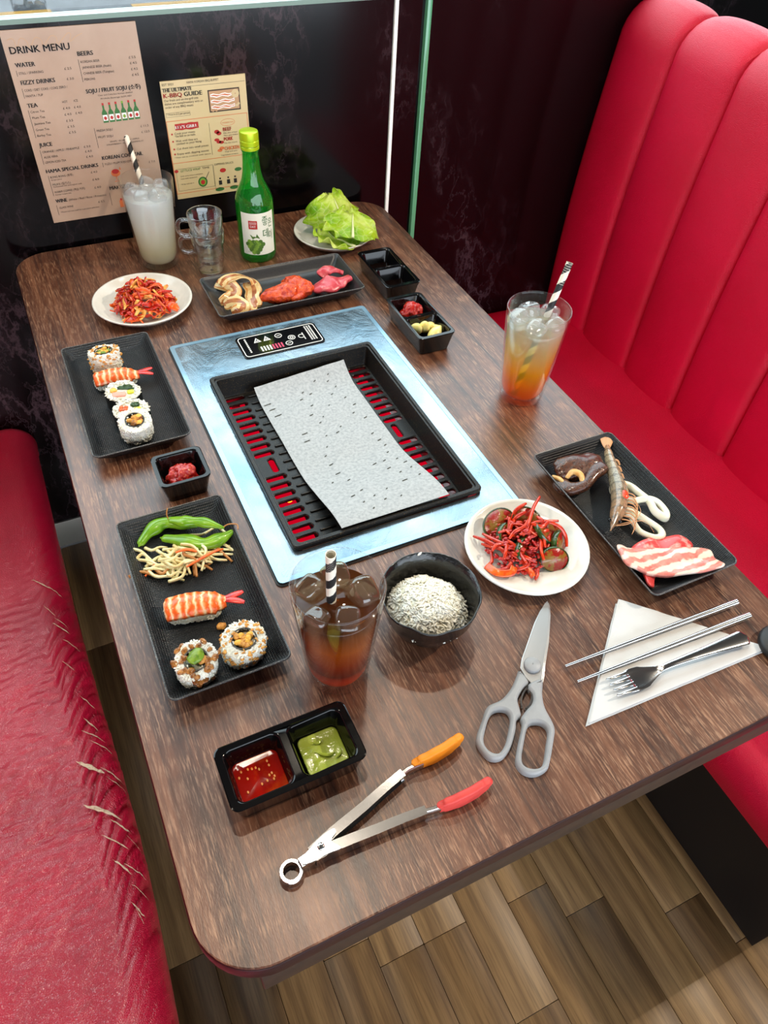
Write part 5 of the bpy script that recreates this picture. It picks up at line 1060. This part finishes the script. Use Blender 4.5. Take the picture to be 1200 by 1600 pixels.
for i, ((c, e), lab) in enumerate(zip(cs, cl)):
    t = T('cucumber_slice', lab, 'cucumber', (c[0], c[1], TZ + c[2] + .004), 0, CG); t.rotation_euler = e; r = .0200 if i in (0, 2) else .0175
    v = lathe([(.0004, -.0038), (r * .9, -.0036), (r * .96, -.002), (r * .96, .002), (r * .9, .0036), (.0004, .0042)], 26, (False, False)); v = ([(x * 1.05, y * .85, z + .006 * (x / r) ** 2 * (1 if i in (1, 2) else .2) + .0012 * noise.noise(Vector((x * 200, y * 200, i)))) for x, y, z in v[0]], v[1]); mk('flesh', v, M['cflesh'], t, sharp=0)
    v = lathe([(r * .955, -.0036), (r * 1.02, -.0030), (r * 1.03, 0), (r * 1.02, .0030), (r * .955, .0036)], 26, (False, False)); v = ([(x * 1.05, y * .85, z + .006 * (x / r) ** 2 * (1 if i in (1, 2) else .2)) for x, y, z in v[0]], v[1]); mk('peel', v, M['cpeel'], t, sharp=0)
CR = [[(0.1629, 0.3278, 0.036), (0.1451, 0.315, 0.036), (0.1266, 0.2966, 0.034), (0.1226, 0.2927, 0.022)], [(0.1653, 0.2893, 0.03), (0.1465, 0.2936, 0.034), (0.1313, 0.2953, 0.033), (0.122, 0.282, 0.026)], [(0.1499, 0.294, 0.032), (0.1627, 0.2827, 0.028), (0.1679, 0.273, 0.018), (0.1654, 0.2636, 0.01)], [(0.0686, 0.3209, 0.012), (0.0781, 0.3055, 0.015), (0.0871, 0.2858, 0.017), (0.0992, 0.2714, 0.014)], [(0.0797, 0.3185, 0.014), (0.0874, 0.296, 0.02), (0.0975, 0.2808, 0.02), (0.1081, 0.2702, 0.016)], [(0.0769, 0.2925, 0.01), (0.0718, 0.2814, 0.008), (0.0626, 0.2765, 0.006), (0.0673, 0.2646, 0.005), (0.0792, 0.262, 0.006)], [(0.0857, 0.2906, 0.016), (0.0889, 0.2776, 0.014), (0.0898, 0.2643, 0.009)], [(0.0961, 0.2913, 0.024), (0.1003, 0.2805, 0.022), (0.0979, 0.2702, 0.016)], [(0.0926, 0.275, 0.018), (0.1018, 0.2618, 0.013), (0.103, 0.2423, 0.006)], [(0.0935, 0.2758, 0.02), (0.1069, 0.2628, 0.018), (0.1168, 0.2563, 0.012)], [(0.0979, 0.291, 0.026), (0.1074, 0.2953, 0.03), (0.12, 0.2959, 0.032), (0.1306, 0.3025, 0.034)], [(0.1165, 0.3149, 0.022), (0.124, 0.3139, 0.032), (0.1346, 0.3144, 0.034)], [(0.1182, 0.3175, 0.024), (0.126, 0.3228, 0.032), (0.1425, 0.3263, 0.034)], [(0.1469, 0.262, 0.016), (0.1489, 0.2664, 0.022), (0.1549, 0.2745, 0.022)], [(0.0728, 0.3079, 0.01), (0.0828, 0.2939, 0.014), (0.0924, 0.2851, 0.015)], [(0.0668, 0.2702, 0.006), (0.079, 0.2636, 0.01), (0.0895, 0.268, 0.013)], [(0.0904, 0.2587, 0.008), (0.1024, 0.2563, 0.012), (0.1141, 0.2618, 0.013)], [(0.1144, 0.2537, 0.006), (0.1117, 0.2448, 0.007), (0.1051, 0.2392, 0.006)], [(0.1293, 0.2952, 0.036), (0.1385, 0.2866, 0.034), (0.1512, 0.2913, 0.033)], [(0.1425, 0.3025, 0.034), (0.1438, 0.2939, 0.035), (0.1416, 0.2887, 0.031)]]
cr2 = random.Random(44)
for _ in range(16):
    a, r = cr2.uniform(0, 2 * pi), cr2.uniform(.1, .85); x, y = .120 + .042 * r * cos(a), .290 + .038 * r * sin(a); d = cr2.uniform(0, pi); l = cr2.uniform(.009, .017); z = .010 + .020 * (1 - r * r)
    CR.append([(x + k * l * cos(d) + cr2.uniform(-.003, .003), y + k * l * sin(d) + cr2.uniform(-.003, .003), z + cr2.uniform(0, .005) - .003 * abs(k)) for k in (-1, -.3, .4, 1)])
for p in CR:
    tag(mk('carrot_shred', ribbon(spline([(x, y, TZ + z + .004) for x, y, z in p], 5), lambda q: .0050 * (1 - .45 * abs(2 * q - 1) ** 2), .0032, .6, 8), M['ccarrot'], sharp=0), 'red spiced carrot shred in the cucumber salad on a white plate', 'carrot', 'carrot shreds in the cucumber salad')
rk = random.Random(17); g = G()
for _ in range(420): a, r = rk.uniform(0, 2 * pi), sqrt(rk.random()); x, y = .120 + .046 * r * cos(a), .290 + .043 * r * sin(a); g.add(blob((x, y, TZ + .010 + .022 * (1 - r * r) * rk.uniform(.5, 1.25)), (rk.uniform(.0012, .0046), rk.uniform(.0012, .0036), .0014), .4, 420, 2, rk.uniform(0, 90)))
tag(mk('chilli_seasoning', g, M['paste'], sharp=0), 'clinging lumps of red chilli seasoning in the cucumber salad', 'seasoning', kind='stuff')
for lab, p, w_ in (('pale onion sliver at the front edge of the salad', [(0.1008, 0.2587, 0.011), (0.1049, 0.2484, 0.011), (0.1034, 0.2427, 0.01)], .006), ('orange cabbage strip curling at the lower left of the salad', [(0.0626, 0.2785, 0.009000000000000001), (0.0672, 0.2622, 0.012), (0.0822, 0.2566, 0.011), (0.0892, 0.2616, 0.013000000000000001)], .009)):
    tag(mk('vegetable_strip', ribbon(spline([(x, y, TZ + z + .003) for x, y, z in p], 5), w_, .0025, .5), M['kor'], sharp=0), lab, 'vegetable')
# ---------------------------------------------------------------- right plate: glazed meat, prawn, squid, pork
bx, by = .252, .365
t = T('glazed_meat', 'dark brown glazed folded meat piece at the far end of the right plate', 'meat', (bx, by, PZ))
mk('slab', blob((.004, .006, .014), (.034, .023, .013), .24, 36, 5, 7, -.0125), M['brown'], t, sharp=0)
mk('fold', ribbon(spline([(-.032, -.004, .006), (-.030, -.022, .010), (-.010, -.028, .014), (.014, -.016, .018), (.030, -.012, .018)], 8), lambda q: .018 + .004 * sin(q * 9), .013, .3, 14), M['brown'], t, sharp=0)
mk('pale_edge', G().add(tube(spline([(-.024, -.008, .014), (-.014, -.006, .020), (-.008, -.016, .020), (-.014, -.030, .014)], 6), lambda q: .0042 * (.6 + .4 * sin(pi * q)), 10)).add(tube(spline([(-.036, .004, .010), (-.033, -.006, .014), (-.030, -.014, .010)], 5), .003, 8)), M['gill'], t, sharp=0)
# raw prawn, head towards the near side
t = T('raw_prawn', 'raw whole grey prawn with tail and feelers lying across the right plate', 'prawn', (.3215, .3945, PZ + .005))
ang = atan2(.262 - .3945, .2275 - .3215); t.rotation_euler = (0, 0, ang); L = .164
def ctr(q): return Vector((L * q, .010 * sin(pi * q) - .004 * sin(2 * pi * q), .0075 + .0030 * sin(pi * q)))
def rad(q):
    if q < .16: return .0022 + .0045 * (q / .16)
    if q < .62: return .0067 + .0058 * ((q - .16) / .46)
    if q < .80: return .0125 - .001 * ((q - .62) / .18)
    return max(.0012, .0115 * (1 - ((q - .80) / .2) ** 1.25) )
rings = []; NQ = 120
for i in range(NQ + 1):
    q = .05 + .95 * i / NQ; c = ctr(q); r = rad(q); s = (q - .12) / .085
    if .12 < q < .63: r *= 1 + .07 * (1 - (s % 1)) 
    rings.append([(c.x, c.y + r * .85 * cos(2 * pi * k / 20), c.z + r * (1.0 if sin(2 * pi * k / 20) > 0 else .65) * sin(2 * pi * k / 20)) for k in range(20)])
bd = mk('body_shell', loft(rings), M['rprawn'], t, sharp=25)
g = G()
for k, s in enumerate((-1, -.4, .4, 1)): g.add(ribbon(spline([(.012, s * .001, .0070), (.000, s * .004, .0075), (-.016, s * .0075, .0085)], 5), lambda q: .003 + .0045 * sin(pi * q * .85), .0012, 0, 8))
mk('tail_fan', g, M['rpleg'], t, sharp=0)
mk('red_patch', blob(ctr(.665) + Vector((0, .0035, .0096)), (.0075, .0055, .0032), .2, 120, 3, 3), M['rpred'], bd, sharp=0)
mk('head_spike', tube([ctr(.86) + Vector((0, 0, .0085)), ctr(.95) + Vector((0, 0, .0085)), ctr(1.03) + Vector((0, 0, .006))], lambda q: .0018 * (1 - q) + .0003, 8), M['rprawn'], bd)
for s in (-1, 1): mk('eye', blob(ctr(.93) + Vector((0, s * .0062, .006)), (.0023,) * 3, 0, 1, 2), M['eye'], t)
pr2 = random.Random(3)
for i in range(9): 
    q = .60 + .035 * i; c = ctr(q); mk('leg', tube(spline([c + Vector((0, .007, .002)), c + Vector((.004, .016, .005)), c + Vector((.012 + pr2.uniform(-.003, .003), .022, .001)), c + Vector((.018, .020, -.003))], 4), lambda q: .0010 * (1 - .6 * q), 6), M['rpleg'], t, sharp=0)
for i in range(5): 
    q = .20 + .08 * i; c = ctr(q); mk('swimmeret', ribbon(spline([c + Vector((0, .006, -.001)), c + Vector((.003, .011, .000)), c + Vector((.008, .014, -.003))], 4), .003, .001, .4, 6), M['rpleg'], t, sharp=0)
for pth in ([ctr(.95) + Vector((0, .004, .003)), ctr(.90) + Vector((0, .020, .004)), ctr(.86) + Vector((0, .036, .001)), ctr(.93) + Vector((0, .050, -.003))], [ctr(.96) + Vector((0, .003, .003)), ctr(.93) + Vector((0, .018, .006)), ctr(.82) + Vector((0, .026, .008)), ctr(.70) + Vector((0, .022, .003))]): mk('feeler', tube(spline(pth, 8), lambda q: .0006 * (1 - .6 * q), 5), M['rpleg'], t, sharp=0)
# squid
def squid(label, pts, r, flat):
    P = spline([(x, y, PZ + z) for x, y, z in pts], 8, True); P.append(P[0].copy()); F = ribbon(P, lambda q: r * (1 + .15 * sin(q * 17)), r * flat, .9, 14)
    return tag(mk('squid_ring', F, M['squid'], sharp=0), label, 'squid', 'raw white squid rings')
squid('twisted figure-of-eight raw squid ring beside the prawn', [(.277, .320, .007), (.288, .326, .008), (.300, .317, .009), (.302, .300, .012), (.301, .281, .016), (.301, .266, .011), (.308, .254, .008), (.315, .261, .008), (.315, .277, .010), (.306, .284, .014), (.295, .286, .016), (.284, .292, .012), (.275, .306, .008)], .0098, .85)
squid('narrow raw squid ring nearest the pork, partly under the other', [(.268, .289, .006), (.277, .277, .007), (.284, .262, .007), (.290, .244, .007), (.287, .234, .006), (.276, .235, .006), (.266, .248, .006), (.266, .262, .007), (.269, .272, .008), (.264, .282, .007)], .0088, .85)
# pork belly: two slices
def slab(label, out, z, th, mat, seed, wob=.003):
    P = spline([(x, y, 0) for x, y in out], 6, True); cx = sum(p.x for p in P) / len(P); cy = sum(p.y for p in P) / len(P); rings = []
    lift = lambda x, y: .0135 * max(0, min(1, (.019 - min(x - .208, .336 - x, y - .157)) / .019))
    H = lambda x, y: lift(x, y) + wob * noise.noise(Vector((x * 45, y * 45, seed))) + wob * .5 * sin((x - y) * 90)
    for k, zz in ((.97, 0), (1, th * .3), (1, th * .7), (.97, th), (.8, th * 1.05), (.55, th * 1.08), (.25, th * 1.08)):
        rings.append([(cx + (p.x - cx) * k - cx, cy + (p.y - cy) * k - cy, zz + H(cx + (p.x - cx) * k, cy + (p.y - cy) * k) + wob) for p in P])
    o = mk('pork_belly_slice', loft(rings), mat, None, (cx, cy, PZ + z), sharp=0, rz=0); return tag(o, label, 'meat', 'raw pork belly slices')
slab('lean red raw pork slice lying underneath the striped one', [(.238, .232), (.262, .236), (.285, .232), (.306, .222), (.310, .204), (.280, .196), (.250, .190), (.232, .182), (.222, .172), (.216, .178), (.228, .200), (.236, .218)], .001, .005, M['lean'], 3)
slab('striped pink and white raw pork belly slice, uppermost on the right plate', [(.214, .234), (.240, .224), (.270, .212), (.296, .202), (.318, .190), (.314, .172), (.306, .156), (.286, .160), (.270, .166), (.246, .176), (.226, .188), (.204, .198), (.204, .216)], .0075, .0055, M['belly'], 8, .0018)
# ---------------------------------------------------------------- scissors
LH = [(.025, .146), (.027, .131), (.018, .127), (.006, .119), (.002, .109), (-.001, .102), (-.008, .099), (-.015, .090), (-.029, .077), (-.043, .071), (-.054, .076), (-.057, .091), (-.053, .101), (-.040, .113), (-.027, .124), (-.010, .125), (.006, .132), (.019, .142)]
LHI = [(-.029, .115), (-.019, .116), (-.012, .111), (-.013, .103), (-.022, .092), (-.032, .082), (-.042, .077), (-.049, .082), (-.050, .092), (-.043, .102)]
RH = [(.028, .129), (.041, .127), (.032, .113), (.026, .099), (.023, .078), (.014, .066), (-.002, .049), (-.009, .044), (-.022, .044), (-.031, .051), (-.032, .062), (-.022, .075), (-.006, .092), (-.003, .099), (.006, .104), (.017, .109), (.022, .117), (.022, .125)]
RHI = [(-.001, .089), (.008, .089), (.014, .084), (.014, .076), (.004, .064), (-.009, .050), (-.018, .049), (-.026, .055), (-.025, .063), (-.015, .075)]
so = Vector((.032, .13, 0)); sm = lambda l, k=5: [(p.x - so.x, p.y - so.y) for p in spline([(x, y, 0) for x, y in l], k, True)]
t = T('scissors', 'kitchen scissors with grey plastic handles and closed steel blades in front of the salad', 'scissors', (so.x, so.y, TZ))
mk('handle', prism([sm(LH), sm(LHI)], .0010, .0088, .0032), M['grey'], t, sharp=0); mk('handle', prism([sm(RH), sm(RHI)], .0006, .0092, .0032), M['grey'], t, sharp=0)
bl = lambda l: [(x - so.x, y - so.y) for x, y in l]
blade = bl([(.1035, .210), (.1025, .206), (.096, .1945), (.085, .180), (.0745, .166), (.056, .145), (.0405, .1265), (.0285, .1290), (.0270, .138), (.0278, .1485), (.036, .158), (.0465, .167), (.060, .179), (.073, .1905), (.089, .2025), (.099, .2085)])
mk('blade', prism([blade], .0046, .0064, .0004), M['steel_b'], t); mk('blade', prism([[(x + .0012, y - .0014) for x, y in blade]], .0026, .0044, .0004), M['steel_b'], t)
mk('pivot_cap', lathe([(.0088, .0060), (.0092, .0075), (.0090, .0098), (.0080, .0108), (.0005, .0112)], 32, (False, False)), M['grey'], t, (.0405 - so.x, .1455 - so.y, 0), sharp=50)
for pts in ([(.0235, .126), (.016, .123), (.008, .116), (.004, .108)], [(.0235, .124), (.021, .116), (.014, .1085), (.006, .1055)]):
    P = spline([(x - so.x, y - so.y, .0048) for x, y in pts], 12); g = G()
    for i in range(0, len(P) - 1, 2): g.add(box(-.0009, .0009, -.0009, .0009, -.0022, .0022), 0, TM(P[i], (0, 0, pi / 4)))
    g.add(tube(P, .0007, 6)); mk('serrated_grip', g, M['steel'], t)
# ---------------------------------------------------------------- tongs lying on their side
t = T('tongs', 'steel kitchen tongs lying open with orange and coral silicone tips on the table front', 'tongs', (-.232, .0635, TZ)); o2 = Vector((-.232, .0635, 0))
V_ = lambda x, y, z: Vector((x, y, z)) - o2
def arm(pts, w0, w1, h, inward):                        # open channel: top flange, outer web, bottom flange
    P = [V_(x, y, 0) for x, y in pts]; rings = []; n = len(P) - 1
    for i, p in enumerate(P):
        d = (P[min(i + 1, n)] - P[max(i - 1, 0)]).normalized(); s = Vector((-d.y, d.x, 0)) * inward; q = i / n; w_ = w0 + (w1 - w0) * q; hh = h * (1 - .25 * q); zc = .0098; th = .0009
        sec = [(0, hh / 2), (w_, hh / 2), (w_, hh / 2 - th), (th, hh / 2 - th), (th, -hh / 2 + th), (w_, -hh / 2 + th), (w_, -hh / 2), (0, -hh / 2)]
        rings.append([p + s * (a - w_ / 2) + Vector((0, 0, zc + b)) for a, b in sec])
    return loft(rings)
g = arm([(-.241, .0625), (-.232, .0660), (-.216, .0715), (-.185, .0800), (-.160, .0880), (-.1375, .0945)], .0098, .0080, .0175, -1); aA = mk('arm', g, M['steel'], t, sharp=25)
g = arm([(-.240, .0590), (-.228, .0600), (-.205, .0590), (-.180, .0575), (-.155, .0565), (-.134, .0550)], .0098, .0080, .0175, 1); aB = mk('arm', g, M['steel'], t, sharp=25)
for ar, pts in ((aA, [(-.140, .0940), (-.132, .0958), (-.124, .0962), (-.116, .0960)]), (aB, [(-.137, .0552), (-.129, .0538), (-.121, .0528), (-.112, .0520)])): mk('neck', ribbon([V_(x, y, .0100) for x, y in pts], .0055, .0115, 0, 10), M['steel'], ar, sharp=40)
def pad(c, d, mat, nm):
    c = V_(*c, .0122); n = 64; sh = []
    for i in range(n):
        a = 2 * pi * i / n; k = 1 + .045 * cos(a * 11); x = .0290 * math.copysign(abs(cos(a)) ** .75, cos(a)); z = .0112 * math.copysign(abs(sin(a)) ** .72, sin(a)) * (1 + .10 * cos(a)); sh.append((x * k, z * k))
    rings = []
    for y, k in ((-.0036, .86), (-.0030, .95), (-.0012, 1), (.0012, 1), (.0030, .95), (.0036, .86)): rings.append([(x * k, y + .0025 * (x / .029) ** 2, z * k) for x, z in sh])
    return mk(nm, G().add(loft(rings), 0, TM(c, (0, 0, d))), mat, t, sharp=50)
tag(pad((-.0970, .0985), .10, M['orange'], 'tip'), 'orange silicone tip'); tag(pad((-.0940, .0515), .03, M['coral'], 'tip'), 'coral red silicone tip')
g = prism([[(p.x - o2.x, p.y - o2.y) for p in spline([(-.250, .0615, 0), (-.241, .0660, 0), (-.231, .0705, 0), (-.217, .0735, 0), (-.2155, .0690, 0), (-.222, .0640, 0), (-.216, .0550, 0), (-.228, .0555, 0), (-.2405, .0545, 0), (-.251, .0560, 0)], 3, True)]], .0176, .0190, .0004); hp = mk('hinge_plate', g, M['steel_b'], t)
mk('rivet', lathe([(.0030, .0188), (.0032, .0200), (.0022, .0210), (.0005, .0212)], 20, (False, False)), M['steel'], hp, (0, 0, 0))
mk('pull_ring', G().add(lathe([(.0068, .0012), (.0072, .0004), (.0098, .0004), (.0104, .0012), (.0104, .0110), (.0098, .0120), (.0072, .0120), (.0068, .0112), (.0068, .0012)], 36, (False, False)), 0, TM(V_(-.2615, .0575, 0))).add(prism([[(x - o2.x, y - o2.y) for x, y in ((-.2535, .0630), (-.2400, .0655), (-.2400, .0560), (-.2525, .0545))]], .0085, .0115, .0005).__dict__ and (lambda q: (q.v, q.f))(prism([[(x - o2.x, y - o2.y) for x, y in ((-.2535, .0630), (-.2400, .0655), (-.2400, .0560), (-.2525, .0545))]], .0085, .0175, .0005))), M['steel'], t, sharp=30)
# ---------------------------------------------------------------- napkin, chopsticks, fork
def napk(off, z0, th, seed, shrink):
    A, B, C = Vector((.183, .181)), Vector((.058, .068)), Vector((.297, .0600)); c = (A + B + C) / 3; A, B, C = [c + (p - c) * shrink + Vector(off) for p in (A, B, C)]
    def fn(u, v):
        p = A * (1 - u) + (B * (1 - v) + C * v) * u; z = TZ + z0 + .0022 * u * (1 - u) * 2 + .0009 * noise.noise(Vector((p.x * 60, p.y * 60, seed))) * min(1, 6 * u * (1 - u) + .3) + .0005
        e = min(v * u * .25, (1 - v) * u * .25, (1 - u) * .15)
        if e < .010: z += .00025 * sin(e * 5200)
        return (p.x, p.y, z)
    return sheet(fn, 60, 60, th)
t = T('paper_napkin', 'white embossed paper napkin folded to a triangle under the fork and chopsticks', 'napkin', (0, 0, 0))
mk('lower_layer', napk((-.005, -.0015), .0004, .0006, 2, .985), M['napkin'], t, sharp=0); mk('upper_layer', napk((0, 0), .0026, .0008, 5, 1), M['napkin'], t, sharp=0)
for lab, a, b in (('farther metal chopstick lying across the napkin', (.073, .131), (.304, .1205)), ('nearer metal chopstick between its twin and the fork', (.074, .1105), (.304, .1005))):
    mk_ = mk('metal_chopstick', tube([Vector((*a, TZ + .0064)).lerp(Vector((*b, TZ + .0082)), k / 12) for k in range(13)], lambda q: .0013 + .0024 * min(1, q * 1.15), 14), M['steel'], sharp=40); tag(mk_, lab, 'chopstick', 'pair of steel chopsticks')
fx0 = Vector((.101, .0888)); fx1 = Vector((.2745, .0795)); fa = atan2(fx1.y - fx0.y, fx1.x - fx0.x); FLn = (fx1 - fx0).length
t = T('fork', 'steel table fork lying on the napkin with four tines pointing left', 'fork', (fx0.x, fx0.y, TZ + .0062), fa)
def zc(x): return .0022 + .0035 * exp(-((x - .030) / .018) ** 2) * 0 + (.0048 * (1 - cos(min(1, max(0, (x - .035) / .045)) * pi)) / 2) - .0030 * max(0, (x - .10) / .08) + .0022 * exp(-(x / .010) ** 2) 
def hw(x):
    if x < .024: return .0125
    if x < .038: return .0125 + .0005 * sin((x - .024) / .014 * pi)
    if x < .062: q = (x - .038) / .024; return .0125 * (1 - q) ** 1 * (1 - .0) + .0032 * q if q > .25 else .0125 - .0023 * (q / .25) ** 2 * 1.0
    q = (x - .062) / (FLn - .062); return .0032 + .0062 * q ** 1.4
def sect(x, w_, th, k=14): return [(x, w_ * math.copysign(abs(cos(2 * pi * i / k)) ** .8, cos(2 * pi * i / k)), zc(x) + th * sin(2 * pi * i / k) - (.0018 * (1 - (cos(2 * pi * i / k)) ** 2) if .024 < x < .06 else 0)) for i in range(k)]
xs = [.024 + (FLn - .024) * i / 46 for i in range(47)]; rings = [sect(x, hw(x), .0011) for x in xs]
for dx, k in ((.0018, .86), (.0032, .6), (.0040, .25)): rings.append(sect(FLn + dx, hw(FLn) * k, .0010))
rings = [sect(.0236, .0118, .0006)] + rings; mk('handle', loft(rings), M['steel'], t, sharp=40)
for k in range(4):
    y = (-.0098 + .00655 * k); mk('tine', loft([[(x, y * (1 + .0 * x) + w_ * math.copysign(abs(cos(2 * pi * i / 10)) ** .7, cos(2 * pi * i / 10)), zc(x) + .0009 * sin(2 * pi * i / 10)) for i in range(10)] for x, w_ in ((-.0006, .0006), (.001, .0012), (.008, .0016), (.016, .0019), (.022, .0023), (.0262, .0027))]), M['steel'], t, sharp=40)
t = T('black_keyring', 'small black rounded holder with a yellow dot cut off by the right picture edge', 'holder', (.3105, .0560, TZ))
mk('body', lathe([(.0005, .0004), (.022, .0004), (.025, .003), (.0255, .008), (.023, .0115), (.0005, .0125)], 32, (False, False)), M['blackfelt'], t, sharp=0); mk('dot', lathe([(.0042, .0110), (.0042, .0126), (.0030, .0134), (.0005, .0135)], 20, (False, False)), M['yel'], t, (-.0155, .003, -.0012))
